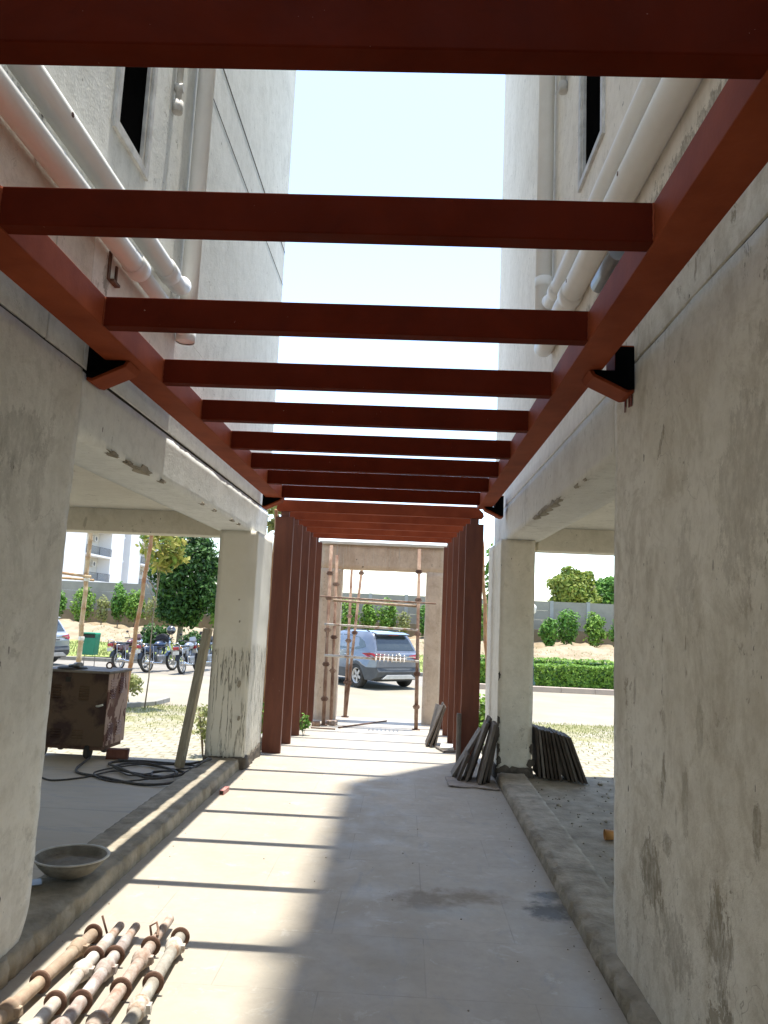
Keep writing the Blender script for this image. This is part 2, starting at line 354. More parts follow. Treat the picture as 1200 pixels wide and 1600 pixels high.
MT['apt_white'] = simple('white_apartment_paint', (.72, .72, .72), (.66, .66, .66), .6, .8)
MT['apt_cream'] = simple('cream_apartment_paint', (.52, .50, .44), (.46, .44, .39), .6, .8)
MT['apt_grey'] = simple('grey_apartment_paint', (.42, .43, .44), (.38, .39, .40), .6, .8)
MT['lamp_green'] = simple('dark_green_lamp_post', (.02, .05, .045), (.03, .06, .05), 6, .5)
MT['jacket'] = simple('black_cloth', (.018, .018, .022), (.03, .03, .035), 8, .9)
MT['tan'] = simple('orange_plastic', (.45, .22, .06), (.38, .18, .05), 8, .6)
MT['drip'] = simple('dried_primer_drips', (.12, .02, .012), (.18, .05, .03), 20, .6)

# ------------------------------------------------------------------ mesh helpers
def link(name, me, mat=None, parent=None):
    o = bpy.data.objects.new(name, me); C.objects.link(o)
    if mat: me.materials.append(MT[mat] if isinstance(mat, str) else mat)
    if parent: o.parent = parent
    return o
def tag(o, label=None, cat=None, group=None, kind=None):
    if label: o['label'] = label
    if cat: o['category'] = cat
    if group: o['group'] = group
    if kind: o['kind'] = kind
    return o
def thing(name, label, cat, loc=(0, 0, 0), rz=0, group=None):
    o = bpy.data.objects.new(name, None); C.objects.link(o); o.empty_display_size = .2
    o.location = loc; o.rotation_euler = (0, 0, rz)
    return tag(o, label, cat, group)
class MB:
    def __init__(s): s.v = []; s.f = []; s.sm = []
    def add(s, vs, fs, smooth=False):
        k = len(s.v); s.v += [tuple(v) for v in vs]; s.f += [tuple(i + k for i in f) for f in fs]; s.sm += [smooth] * len(fs)
        return s
    def box(s, x0, x1, y0, y1, z0, z1, mat=None):
        vs = [Vector(p) for p in ((x0, y0, z0), (x1, y0, z0), (x1, y1, z0), (x0, y1, z0), (x0, y0, z1), (x1, y0, z1), (x1, y1, z1), (x0, y1, z1))]
        if mat: vs = [mat @ v for v in vs]
        return s.add(vs, ((3, 2, 1, 0), (4, 5, 6, 7), (0, 1, 5, 4), (1, 2, 6, 5), (2, 3, 7, 6), (3, 0, 4, 7)))
    def prism(s, poly, axis, a, b, mat=None):
        """poly in the two other axes; extruded a..b along axis"""
        def P(u, v, w):
            p = {'x': (w, u, v), 'y': (u, w, v), 'z': (u, v, w)}[axis]
            return mat @ Vector(p) if mat else Vector(p)
        n = len(poly); vs = [P(u, v, a) for u, v in poly] + [P(u, v, b) for u, v in poly]
        fs = [tuple(range(n)), tuple(range(2 * n - 1, n - 1, -1))] + [(i, i + n, (i + 1) % n + n, (i + 1) % n) for i in range(n)]
        return s.add(vs, fs)
    def tube(s, pts, r, n=10, caps=True, smooth=True):
        pts = [Vector(p) for p in pts]; m = len(pts)
        rr = r if isinstance(r, (list, tuple)) else [r] * m
        vs = []; prev = None
        for i, p in enumerate(pts):
            d = (pts[min(i + 1, m - 1)] - pts[max(i - 1, 0)]).normalized()
            if prev is None:
                a = Vector((0, 0, 1)) if abs(d.z) < .9 else Vector((1, 0, 0))
                u = d.cross(a).normalized()
            else: u = (prev - d * prev.dot(d)).normalized()
            prev = u; w = d.cross(u)
            for k in range(n):
                t = 2 * PI * k / n; vs.append(p + (u * math.cos(t) + w * math.sin(t)) * rr[i])
        fs = []
        for i in range(m - 1):
            for k in range(n):
                fs.append((i * n + k, i * n + (k + 1) % n, (i + 1) * n + (k + 1) % n, (i + 1) * n + k))
        s.add(vs, fs, smooth)
        if caps:
            k0 = len(s.v) - m * n
            s.f += [tuple(k0 + k for k in range(n - 1, -1, -1)), tuple(k0 + (m - 1) * n + k for k in range(n))]; s.sm += [False, False]
        return s
    def lathe(s, prof, c=(0, 0, 0), n=24, axis='z', mat=None):
        vs = []; c = Vector(c)
        for r, h in prof:
            for k in range(n):
                t = 2 * PI * k / n; a, b = r * math.cos(t), r * math.sin(t)
                p = {'z': Vector((a, b, h)), 'y': Vector((a, h, b)), 'x': Vector((h, a, b))}[axis]
                p = p + c
                vs.append(mat @ p if mat else p)
        fs = []
        for i in range(len(prof) - 1):
            for k in range(n): fs.append((i * n + k, i * n + (k + 1) % n, (i + 1) * n + (k + 1) % n, (i + 1) * n + k))
        return s.add(vs, fs, True)
    def ball(s, c, r, sc=(1, 1, 1), n=12, m=8):
        prof = [(max(1e-4, r * math.sin(PI * i / m)), -r * math.cos(PI * i / m)) for i in range(m + 1)]
        k = len(s.v); s.lathe(prof, (0, 0, 0), n)
        for i in range(k, len(s.v)):
            v = s.v[i]; s.v[i] = (v[0] * sc[0] + c[0], v[1] * sc[1] + c[1], v[2] * sc[2] + c[2])
        return s
    def rough(s, x0, x1, y0, y1, z0, z1, step=.06, amp=.01, freq=6, seed=0):
        """box with subdivided, noise-worn surface"""
        nx, ny, nz = [max(1, int(round((b - a) / step))) for a, b in ((x0, x1), (y0, y1), (z0, z1))]
        idx = {}; vs = []; fs = []
        def V(i, j, k):
            if (i, j, k) not in idx:
                p = Vector((x0 + (x1 - x0) * i / nx, y0 + (y1 - y0) * j / ny, z0 + (z1 - z0) * k / nz))
                q = p * freq + Vector((seed, seed * 1.7, 0))
                p = p + noise.noise_vector(q) * amp + noise.noise_vector(q * 3.1) * amp * .5
                idx[i, j, k] = len(vs); vs.append(p)
            return idx[i, j, k]
        for i in range(nx):
            for j in range(ny):
                fs.append((V(i, j, 0), V(i, j + 1, 0), V(i + 1, j + 1, 0), V(i + 1, j, 0))); fs.append((V(i, j, nz), V(i + 1, j, nz), V(i + 1, j + 1, nz), V(i, j + 1, nz)))
        for i in range(nx):
            for k in range(nz):
                fs.append((V(i, 0, k), V(i + 1, 0, k), V(i + 1, 0, k + 1), V(i, 0, k + 1))); fs.append((V(i, ny, k), V(i, ny, k + 1), V(i + 1, ny, k + 1), V(i + 1, ny, k)))
        for j in range(ny):
            for k in range(nz):
                fs.append((V(0, j, k), V(0, j, k + 1), V(0, j + 1, k + 1), V(0, j + 1, k))); fs.append((V(nx, j, k), V(nx, j + 1, k), V(nx, j + 1, k + 1), V(nx, j, k + 1)))
        return s.add(vs, fs, amp > .0 and step < .2)
    def grid(s, x0, x1, y0, y1, nx, ny, zf, smooth=True):
        vs = [(x0 + (x1 - x0) * i / nx, y0 + (y1 - y0) * j / ny, zf(x0 + (x1 - x0) * i / nx, y0 + (y1 - y0) * j / ny)) for j in range(ny + 1) for i in range(nx + 1)]
        fs = [(j * (nx + 1) + i, j * (nx + 1) + i + 1, (j + 1) * (nx + 1) + i + 1, (j + 1) * (nx + 1) + i) for j in range(ny) for i in range(nx)]
        return s.add(vs, fs, smooth)
    def build(s, name, mat, parent=None, bevel=0, seg=2):
        me = bpy.data.meshes.new(name); me.from_pydata(s.v, [], s.f); me.update()
        me.polygons.foreach_set('use_smooth', s.sm)
        o = link(name, me, mat, parent)
        if bevel:
            b = o.modifiers.new('bevel', 'BEVEL'); b.width = bevel; b.segments = seg; b.limit_method = 'ANGLE'; b.angle_limit = R(35); b.harden_normals = False
        return o
def copy_tree(o, parent=None):
    c = o.copy(); C.objects.link(c); c.parent = parent
    for ch in o.children: copy_tree(ch, c)
    return c
def Tr(loc=(0, 0, 0), rz=0, rx=0, ry=0):
    return Matrix.Translation(loc) @ Matrix.Rotation(rz, 4, 'Z') @ Matrix.Rotation(ry, 4, 'Y') @ Matrix.Rotation(rx, 4, 'X')

def leaves(blobs, n, size, seed, flat=.5, aspect=1.7):
    """blobs: (cx,cy,cz,rx,ry,rz) clumps; n leaves in all, each a small folded quad"""
    rnd = random.Random(seed); mb = MB(); wts = [b[3] * b[4] + b[5] * b[3] for b in blobs]
    for _ in range(n):
        b = rnd.choices(blobs, wts)[0]
        d = Vector((rnd.gauss(0, 1), rnd.gauss(0, 1), rnd.gauss(0, 1))).normalized()
        k = rnd.uniform(.35, 1.1) ** .6 + (rnd.uniform(0, .25) if rnd.random() < .15 else 0)
        p = Vector((b[0] + d.x * b[3] * k, b[1] + d.y * b[4] * k, b[2] + d.z * b[5] * k))
        nrm = (d + Vector((rnd.gauss(0, .6), rnd.gauss(0, .6), rnd.gauss(0, .6) + flat))).normalized()
        u = nrm.cross(Vector((rnd.gauss(0, 1), rnd.gauss(0, 1), rnd.gauss(0, 1)))).normalized(); w = nrm.cross(u)
        s = size * rnd.uniform(.6, 1.3); u *= s * aspect * .5; w *= s * .5
        mb.add((p - u, p - w * .9 + nrm * s * .1, p + u, p + w * .9 + nrm * s * .1), ((0, 1, 2, 3),))
    return mb
def clumps(c, rad, n, k, seed, lo=.35):
    rnd = random.Random(seed); out = [(c[0], c[1], c[2], rad[0] * .72, rad[1] * .72, rad[2] * .78)] * 3
    for _ in range(n):
        d = Vector((rnd.gauss(0, 1), rnd.gauss(0, 1), rnd.gauss(0, 1))).normalized() * rnd.uniform(lo, .80)
        s = k * rnd.uniform(.7, 1.3)
        out.append((c[0] + d.x * rad[0], c[1] + d.y * rad[1], c[2] + d.z * rad[2], rad[0] * s, rad[1] * s, rad[2] * s * .8))
    return out

# ================================================================== SETTING
MB().add([(-900, -300, -.56), (900, -300, -.56), (900, 1500, -.56), (-900, 1500, -.56)], ((0, 1, 2, 3),)).build('ground', 'ground')['kind'] = 'structure'
def struct(o): o['kind'] = 'structure'; return o
def fz(y): return 0 if y < 9 else -(y - 9) * .024
# corridor floor (sheet with thickness)
mb = MB()
ys = [-4, 0, 3, 6, 9, 10.5, 12, 13.6]
for a, b in zip(ys[:-1], ys[1:]):
    x0a = -1.665 if b <= 9 else -1.72; x1a = 1.0 if b <= 9 else 1.02
    mb.add([(x0a, a, fz(a)), (x1a, a, fz(a)), (x1a, b, fz(b)), (x0a, b, fz(b))], ((0, 1, 2, 3),))
mb.add([(-1.72, 13.6, fz(13.6)), (1.02, 13.6, fz(13.6)), (1.02, 13.6, -.55), (-1.72, 13.6, -.55)], ((3, 2, 1, 0),))
for x, fl in ((-1.72, 1), (1.02, 0)):
    q = [(x, 9, fz(9)), (x, 13.6, fz(13.6)), (x, 13.6, -.55), (x, 9, -.55)]
    mb.add(q if not fl else q[::-1], ((0, 1, 2, 3),))
struct(mb.build('corridor_floor', 'floor'))
# parking floors under the stilt buildings
struct(MB().box(-9, -1.99, -4, 8.42, -.55, .03).build('parking_floor', 'slabfloor'))
mb = MB(); mb.grid(1.28, 9, -4, 8.66, 120, 190, lambda x, y: .02 + .014 * noise.noise(Vector((x * 5, y * 5, 0))) + .008 * noise.noise(Vector((x * 17, y * 17, 3))))
mb.box(1.28, 9, -4, 8.64, -.55, -.01)
struct(mb.build('parking_floor', 'dirt'))
# grass block paving, road, bays
struct(MB().grid(-24, -1.74, 8.44, 16.3, 60, 30, lambda x, y: -.41 + .012 * noise.noise(Vector((x, y, 0)))).build('paving', 'paving'))
struct(MB().grid(1.04, 24, 8.68, 16.3, 60, 30, lambda x, y: -.41 + .012 * noise.noise(Vector((x, y, 5)))).build('paving', 'paving'))
struct(MB().add([(-60, 13.62, -.415), (60, 13.62, -.415), (60, 23.6, -.415), (-60, 23.6, -.415)], ((0, 1, 2, 3),)).build('road', 'road'))
struct(MB().add([(-60, 23.6, -.415), (1.55, 23.6, -.415), (1.55, 27.6, -.415), (-60, 27.6, -.415)], ((0, 1, 2, 3),)).build('parking_bay', 'asphalt'))
def kz(x, y): return -.30 + .1 * noise.noise(Vector((x * .3, y * .3, 2))) + max(0, min(1, (y - 34) / 6)) * .12
struct(MB().grid(-60, 60, 27.75, 38.5, 160, 40, kz).build('verge', 'grass'))
struct(MB().grid(1.7, 60, 23.75, 27.75, 90, 12, lambda x, y: -.30 + .03 * noise.noise(Vector((x * .5, y * .5, 2)))).build('verge', 'grass'))
def sz(x, y):
    t = max(0, min(1, (y - 37.2) / 3.2)); e = t * t * (3 - 2 * t)
    return -.42 + e * (.78 + .38 * noise.noise(Vector((x * .35, y * .5, 8))) + .22 * noise.noise(Vector((x * 1.3, y * 1.5, 1))) + .1 * noise.noise(Vector((x * 4, y * 4, 1))))
struct(MB().grid(-60, 60, 37, 44.9, 420, 40, sz).build('soil_mound', 'sand'))
# kerbs
def kerbrow(pts, name, mat, label, h=.13, w=.14, step=1.0, z=-.415):
    mb = MB()
    for (ax, ay), (bx, by) in zip(pts[:-1], pts[1:]):
        L = math.hypot(bx - ax, by - ay); n = max(1, int(L / step)); d = Vector((bx - ax, by - ay, 0)) / L
        ang = math.atan2(d.y, d.x)
        for i in range(n):
            mb.box(i * L / n + .004, (i + 1) * L / n - .004, -w / 2, w / 2, -.1, h, Tr((ax, ay, z), ang))
    o = mb.build(name, mat, None, .012, 1); tag(o, label, 'kerb'); return o
kerbrow([(-45, 27.6), (1.5, 27.6)], 'kerb', 'kerb_grey', 'low grey kerb behind the parked motorcycles and car, edging the lawn', .13)
kerbrow([(1.62, 27.5), (1.62, 23.68)], 'kerb', 'kerb_grey', 'short grey kerb returning beside the rear of the blue-silver car', .13)
kerbrow([(1.7, 23.66), (45, 23.66)], 'kerb', 'kerbstone', 'pinkish stone kerb in front of the clipped hedge', .16, .16)

# grass tufts on verge (stuff)
rnd = random.Random(5); mb = MB()
for _ in range(17000):
    x = rnd.uniform(-16, 14); y = rnd.uniform(27.9, 37.6) if rnd.random() < .85 else rnd.uniform(37.6, 40)
    if x * 1.0 < -0.46 * y or x > .4 * y: continue
    z = kz(x, y) - .01 if y < 38 else sz(x, y) - .02
    h = rnd.uniform(.05, .13); a = rnd.uniform(0, PI); l = rnd.uniform(-.04, .04); w = rnd.uniform(.012, .03)
    mb.add([(x - w * math.cos(a), y - w * math.sin(a), z), (x + w * math.cos(a), y + w * math.sin(a), z), (x + l, y + l, z + h)], ((0, 1, 2),))
tag(mb.build('grass', 'leaf_dry'), 'short dry grass growing on the lawn strip before the soil mound', 'grass', kind='stuff')
# dry tufts at far edge of paving
mb = MB()
for _ in range(9000):
    sd_ = rnd.random() < .55
    x = rnd.uniform(-7.5, -2) if sd_ else rnd.uniform(1.5, 6); y = 16.4 - abs(rnd.gauss(0, 1.5))
    if y < 9.5: continue
    h = rnd.uniform(.02, .05); a = rnd.uniform(0, PI); l = rnd.uniform(-.02, .02); w = rnd.uniform(.004, .012)
    mb.add([(x - w * math.cos(a), y - w * math.sin(a), -.41), (x + w * math.cos(a), y + w * math.sin(a), -.41), (x + l, y + l, -.41 + h)], ((0, 1, 2),))
tag(mb.build('grass_tufts', 'leaf_dry'), 'thin dry grass sprouting along the far edge of the block paving', 'grass', kind='stuff')

# ================================================================== BUILDINGS
TOP = 29.5
def make_building(side):
    L = side < 0
    X = -1.70 if L else 1.08                        # face plane
    def bx(mb, d0, d1, y0, y1, z0, z1):             # d = depth into the building from the face plane
        a, b = X + side * d0, X + side * d1
        return mb.box(min(a, b), max(a, b), y0, y1, z0, z1)
    pe, far, g = (3.75, 9.1, 2.845) if L else (4.05, 9.75, 2.95)
    bb = 2.49 if L else 2.54
    B = thing('apartment_building', 'left-hand whitewashed apartment block on stilts, open parking level underneath with the welding machine' if L else
              'right-hand cream apartment block on stilts, with the wide stained pier filling the right edge', 'building', (X, 0, 0))
    fm = 'facade_L' if L else 'facade_R'
    def fin(mb, n, mat, bev=0, parent=B):
        o = mb.build(n, mat, parent, bev); o.matrix_parent_inverse = Matrix.Translation((-X, 0, 0)); return o
    # near pier: worn, subdivided
    mb = MB(); a, b = sorted((X, X + side * .38))
    mb.rough(a, b, -4 if False else .6, pe, .02, g - .012, .055, .007, 2.2)
    o = fin(mb, 'pier', 'pier_L' if L else 'pier_R')
    me = o.data
    for v in me.vertices:                            # worn foot and corner
        z = v.co.z
        if v.co.y > pe - .12:
            e = .004 * noise.noise(Vector((z * 7, 1, side))) + .009 * noise.noise(Vector((z * 23, 4, side)))
            v.co.y += e
        if L and z < .26: v.co.y -= ((.26 - z) / .25) ** 1.4 * (.15 + .05 * noise.noise(Vector((z * 12, v.co.x * 9, 2)))) * max(0, (v.co.y - 2.2) / 1.55)
        if not L and z < .30: v.co.y -= (.30 - z) * .35 * max(0, (v.co.y - 3.0))
    mb = MB(); bx(mb, 0, .38, -4, .59, .0, g - .012); fin(mb, 'pier_wall', 'pier_L' if L else 'pier_R')
    mb = MB(); bx(mb, .012, .36, -4, far - .02, bb + .03, g + .4); fin(mb, 'groove_backing', 'black_gap')
    # upper pier panels with the vertical groove
    vg = 3.35 if L else 3.63
    mb = MB(); bx(mb, 0, .38, -4, vg - .006, g, 3.6); bx(mb, 0, .38, vg + .006, pe, g, 3.6)
    fin(mb, 'upper_pier', 'pier_L' if L else 'pier_R', .003)
    # edge beam
    mb = MB(); a, b = sorted((X + side * .004, X + side * .38))
    mb.rough(a, b, pe + .001, far, bb, g - .022 + (0 if L else .003), .06, .0014, 4)
    if L: o = fin(mb, 'edge_beam', 'facade_L')
    else: o = fin(mb, 'edge_beam', 'lime')
    o['label'] = 'long edge beam with chipped lower arris'
    for v in o.data.vertices:
        if v.co.z < bb + .03 and abs(v.co.x - X) < .05:
            e = max(0, noise.noise(Vector((v.co.y * 5, 0, 3 * side))) - .25)
            v.co.z += e * .06; v.co.x += side * e * .05
    # spalled patches
    rnd = random.Random(3 if L else 8)
    spots = [(4.25, .05), (4.5, .03), (4.75, .09), (5.15, .03), (6.2, .03), (6.6, .03), (7.3, .035), (7.6, .03)] if L else [(5.0, .03), (5.6, .05), (5.85, .09), (6.1, .08), (6.35, .10), (6.6, .07), (4.75, .02)]
    for (y, s) in spots:
        mb = MB(); n = 15; pts = []
        for k in range(n):
            t = 2 * PI * k / n; q = rnd.uniform(.35, 1.25)
            pts.append((y + math.cos(t) * s * 2.0 * q, max(bb - .003, bb + .006 + math.sin(t) * s * .32 * q)))
        mb.prism(pts, 'x', X - side * .004, X + side * .03)
        mb.prism([(X + side * (.005 + rnd.uniform(0, .01)), y - s * 1.5), (X + side * s * .7, y - s * .3), (X + side * s * .55, y + s * .6), (X + side * .005, y + s * 1.6)], 'z', bb - .006, bb + .02)
        fin(mb, 'damaged_plaster', 'brick_kerb')
    # wall above
    wy = 5.15
    mb = MB(); bx(mb, 0, .38, pe + .001, far, g - (0 if L else .013), 3.62)
    fin(mb, 'band_wall', fm, .003)
    # facade with window openings: built from boxes round the openings
    w0, w1, ws = (3.86, 4.30, 4.27) if L else (4.34, 4.90, 4.62)
    wt = ws + 1.0
    mb = MB(); bx(mb, 0, .3, -4, w0, 3.6, TOP)
    bx(mb, 0, .3, w1, far, 3.62, TOP)
    z = 3.62; k = 0
    while z < TOP:
        nxt = min(TOP, ws + k * 3.0)
        if nxt > z: bx(mb, 0, .3, w0, w1, z, nxt)
        z = wt + k * 3.0; k += 1
    bx(mb, .3, .4, far - .2, far, 3.0, TOP); bx(mb, .3, 8, far - .25, far, 3.0, TOP)   # end wall
    fin(mb, 'facade', fm)
    mb = MB(); bx(mb, .1, 8, -4, far, TOP, TOP + .2); fin(mb, 'roof', 'ceiling')
    if not L:
        mb = MB(); bx(mb, -.22, 0, 1.0, 3.65, 22.3, 22.45); fin(mb, 'added_shadow_ledge', 'facade_R')  # unseen ledge added to shape the shadow edge on the near floor
    for k in range(7):
        zb = ws + 3 * k
        if zb + 1 > TOP: break
        mb = MB()
        bx(mb, -.02, .05, w0 - .05, w0, zb - .05, zb + 1.05); bx(mb, -.02, .05, w1, w1 + .05, zb - .05, zb + 1.05)
        bx(mb, -.02, .05, w0, w1, zb - .05, zb); bx(mb, -.02, .05, w0, w1, zb + 1, zb + 1.05)
        wn_ = fin(mb, 'window', 'frame_white', .004)
        mb = MB()
        for (a0, a1) in ((w0 + .003, w0 + .035), (w1 - .035, w1 - .003)): bx(mb, -.005, .03, a0, a1, zb + .002, zb + .998)
        bx(mb, -.005, .03, w0 + .035, w1 - .035, zb + .002, zb + .035); bx(mb, -.005, .03, w0 + .035, w1 - .035, zb + .96, zb + .998)
        o = mb.build('frame', 'frame_white', wn_)
        mb = MB(); bx(mb, .016, .022, w0 + .03, w1 - .03, zb + .03, zb + .97); o = mb.build('pane', 'void', wn_)  # matte black sheet painted in for the dark inside of the open window
    # horizontal groove lines on the facade further back
    mb = MB()
    for zz in ((6.1, 5.68) if L else ()):
        a, b = sorted((X - side * .003, X + side * .01)); mb.box(a, b, 5.4 if L else 4.1, far - .01, zz, zz + (.018 if zz > 6 else .008))
    if L: fin(mb, 'groove', 'black_gap')
    # slab over the parking level, lintels, columns
    mb = MB(); bx(mb, .38, 8, -4, far - .38, 2.70, 2.95); fin(mb, 'ceiling', 'ceiling')
    ly = 8.42 if L else 8.62
    mb = MB(); bx(mb, .37, 8, ly, ly + .3, 2.445, 2.70); fin(mb, 'lintel', 'column', .004)
    mb = MB(); bx(mb, .37, 8, 3.4, 3.7, 2.5, 2.70); fin(mb, 'cross_beam', 'column', .004)
    # far column
    c0, c1, y0, y1 = (-2.035, -1.625, 8.2, 9.14) if L else (1.02, 1.39, 8.45, 9.72)
    mb = MB(); mb.rough(c0, c1, y0, y1, .10, bb - .002 if L else bb - .002, .05, .005, 3.3, 2)
    o = fin(mb, 'column', 'cracked' if L else 'column')
    mb = MB(); mb.rough(c0 - .015, c1 + .015, y0 - .015, y1 + .02, -.5, .125, .05, .03, 7, 4)
    fin(mb, 'column_foot', 'mortar')
    if L:
        for (u, zz, ru, rz) in ((-1.72, .87, .018, .045), (-1.70, .52, .014, .03), (-1.78, 1.75, .009, .010), (-1.76, 1.52, .006, .014)):
            pts = [(u + math.cos(t * .7) * ru * (1 + .3 * math.sin(t * 3)), zz + math.sin(t * .7) * rz * (1 + .25 * math.cos(t * 5))) for t in range(9)]
            o2 = MB().prism(pts, 'y', 8.185, 8.22); fin(o2, 'plaster_patch', 'brick_kerb')
    else:
        for (zz, rz, ru) in ((1.06, .06, .022), (.58, .08, .030), (.44, .09, .026), (.28, .10, .034), (.17, .06, .05)):
            pts = [(1.02 + math.cos(t * .7) * ru * (1 + .3 * math.sin(t * 3)), zz + math.sin(t * .7) * rz * (1 + .25 * math.cos(t * 5))) for t in range(9)]
            pts = [(max(u_, 1.022) + .012 * noise.noise(Vector((u_ * 60, v_ * 60, 1))), v_ + .02 * noise.noise(Vector((u_ * 50, v_ * 50, 7)))) for (u0, v0), (u1, v1) in zip(pts, pts[1:] + pts[:1]) for (u_, v_) in ((u0, v0), (u0 * .66 + u1 * .34, v0 * .66 + v1 * .34), (u0 * .34 + u1 * .66, v0 * .34 + v1 * .66))]
            fin(MB().prism(pts, 'y', 8.441, 8.47), 'plaster_patch', 'mortar')
        for (zz, rz, ru) in ((.32, .07, .02), (.17, .05, .045)):
            pts = [(1.385 + math.cos(t * .7) * ru * (1 + .3 * math.sin(t * 3)), zz + math.sin(t * .7) * rz * (1 + .25 * math.cos(t * 5))) for t in range(9)]
            pts = [(max(u_, 1.022) + .012 * noise.noise(Vector((u_ * 60, v_ * 60, 1))), v_ + .02 * noise.noise(Vector((u_ * 50, v_ * 50, 7)))) for (u0, v0), (u1, v1) in zip(pts, pts[1:] + pts[:1]) for (u_, v_) in ((u0, v0), (u0 * .66 + u1 * .34, v0 * .66 + v1 * .34), (u0 * .34 + u1 * .66, v0 * .34 + v1 * .66))]
            fin(MB().prism(pts, 'y', 8.441, 8.47), 'plaster_patch', 'mortar')
    for (cx, cy) in ((X + side * 4.6, ly - .1), (X + side * 4.6, 3.4), (X + side * 7.6, ly - .1)):
        fin(MB().box(cx - .2, cx + .2, cy, cy + .5, -.5, 2.44), 'column', 'column', .006)
    if L:  # back wall of the parking level gives the shade its depth
        fin(MB().box(X - 8.2, X - 8.0, -4, 8.4, -.5, 2.95), 'back_wall', 'lime')
    # vertical drain pipe
    px, py, pr, pz = (X + .075, 5.15, .062, 3.50) if L else (X - .078, 5.9, .065, 3.93)
    mb = MB().tube([(px, py, pz), (px, py, TOP)], pr, 18)
    vp = fin(mb, 'drain_pipe', 'pvc')
    for zz in ((pz + .03, 7.3, 10.3) if L else (pz + .03, 4.35, 7.3, 10.3)): MB().lathe([(pr + .001, zz - .04), (pr + .007, zz - .036), (pr + .007, zz + .036), (pr + .001, zz + .04)], (px, py, 0), 18).build('coupling', 'pvc', vp)
    # second, thin conduit with cap
    cy_, cz_ = (4.72, 5.0) if L else (5.45, 5.75)
    mb = MB().tube([(X - side * .03, cy_, cz_), (X - side * .03, cy_, 20)], .022, 10); mb.tube([(X - side * .03, cy_, cz_ - .06), (X - side * .03, cy_, cz_ + .02)], .036, 10)
    mb.tube([(X - side * .005, cy_ + .0, cz_ + .12), (X - side * .06, cy_, cz_ + .12)], .03, 8)
    fin(mb, 'conduit', 'frame_white')
    # the two horizontal waste pipes
    if L: hp = [(-1.628, 3.575, .060, 4.20, 0), (-1.625, 3.79, .062, 4.95, 1)]
    else: hp = [(1.025, 4.10, .055, 5.75, 1), (1.015, 3.82, .074, 5.95, 0)]
    for (hx, hz, hr, ye, elbow) in hp:
        pts = [(hx, -3.5, hz), (hx, ye - .2, hz)]
        if elbow: pts += [(hx, ye - .1, hz), (hx, ye - .02, hz + .015), (hx - side * .0, ye + .04, hz + .05)]
        else: pts += [(hx, ye, hz)]
        p = fin(MB().tube(pts, hr, 20), 'waste_pipe', 'pvc')
        ce = ye - .28 if elbow else (ye - .05 if L else 4.9)
        for c_ in (ce, 1.66): MB().lathe([(hr + .001, c_ - .06), (hr + .009, c_ - .055), (hr + .009, c_ + .055), (hr + .001, c_ + .06)], (hx, 0, hz), 20, 'y').build('coupling', 'pvc', p)
        if not elbow and L:
            MB().tube([(hx + .004, ye, hz - .005), (hx + .004, 5.05, hz - .02)], hr * .8, 16).build('sleeve', 'pvc', p)
    for yy in ((1.9, 3.1, 4.0) if L else (2.1, 3.5, 4.7)):
        m = MB(); m.tube([(X, yy, hp[1][1] + .0), (X - side * .14, yy, hp[1][1] - .0)], .012, 6)
        fin(m, 'pipe_clip', 'rust_dark')
    # extra: broken box in wall (left) / red capped stub (right)
    if L:
        m = MB(); bx(m, -.008, .01, 3.93, 3.96, 3.40, 3.56); bx(m, -.03, .01, 3.96, 4.05, 3.40, 3.415); bx(m, -.01, .0, 4.03, 4.05, 3.415, 3.52); fin(m, 'broken_box', 'rust_dark')
    else:
        fin(MB().tube([(1.08, 4.35, 3.33), (.98, 4.30, 3.30)], .03, 12), 'pipe_stub', 'drip')
        fin(MB().tube([(1.0, 3.7, 3.52), (1.0, 4.1, 3.52)], .045, 14), 'short_pipe', 'metal_grey')
    if L:      # unseen slab and end wall, added behind the camera to darken the near beams
        fin(MB().box(-1.69, 1.07, -6, -.3, 3.25, 3.42), 'added_shade_slab', 'ceiling')
        fin(MB().box(-1.69, 1.07, -6.2, -6.0, -.5, 3.25), 'added_shade_wall', 'lime')
    return B
make_building(-1); make_building(1)

# brick kerbs along the corridor
def brick_kerb(x0, x1, z1, label, seed):
    mb = MB(); mb.rough(x0, x1, .3, 8.3, -.2, z1, .026, .006, 14, seed)
    inner = x1 if x0 < 0 else x0                       # worn arris on the walkway side, brick joints pressed into the face
    for k, (x, y, z) in enumerate(mb.v):
        if abs(x - inner) < .03:
            j = abs((y / .235 + .12 * math.sin(y * 3)) % 1 - .5)
            d = (.014 if j > .455 else 0) + (.012 * max(0, noise.noise(Vector((y * 3, z * 9, seed))))) + (.014 if z > z1 - .03 else 0) * (.6 + noise.noise(Vector((y * 5, 1, seed))))
            mb.v[k] = (x + (-d if x0 < 0 else d), y, z - (.010 if z > z1 - .03 else 0) * (1 + noise.noise(Vector((y * 6, 3, seed)))))
    o = mb.build('brick_kerb', 'brick_kerb'); tag(o, label, 'kerb'); return o
brick_kerb(-1.99, -1.66, .115, 'long low mortar-covered brick kerb along the left of the walkway, under the iron pan', 1)
brick_kerb(1.0, 1.29, .085, 'long low rough brick kerb along the right of the walkway, running up to the right column', 2)

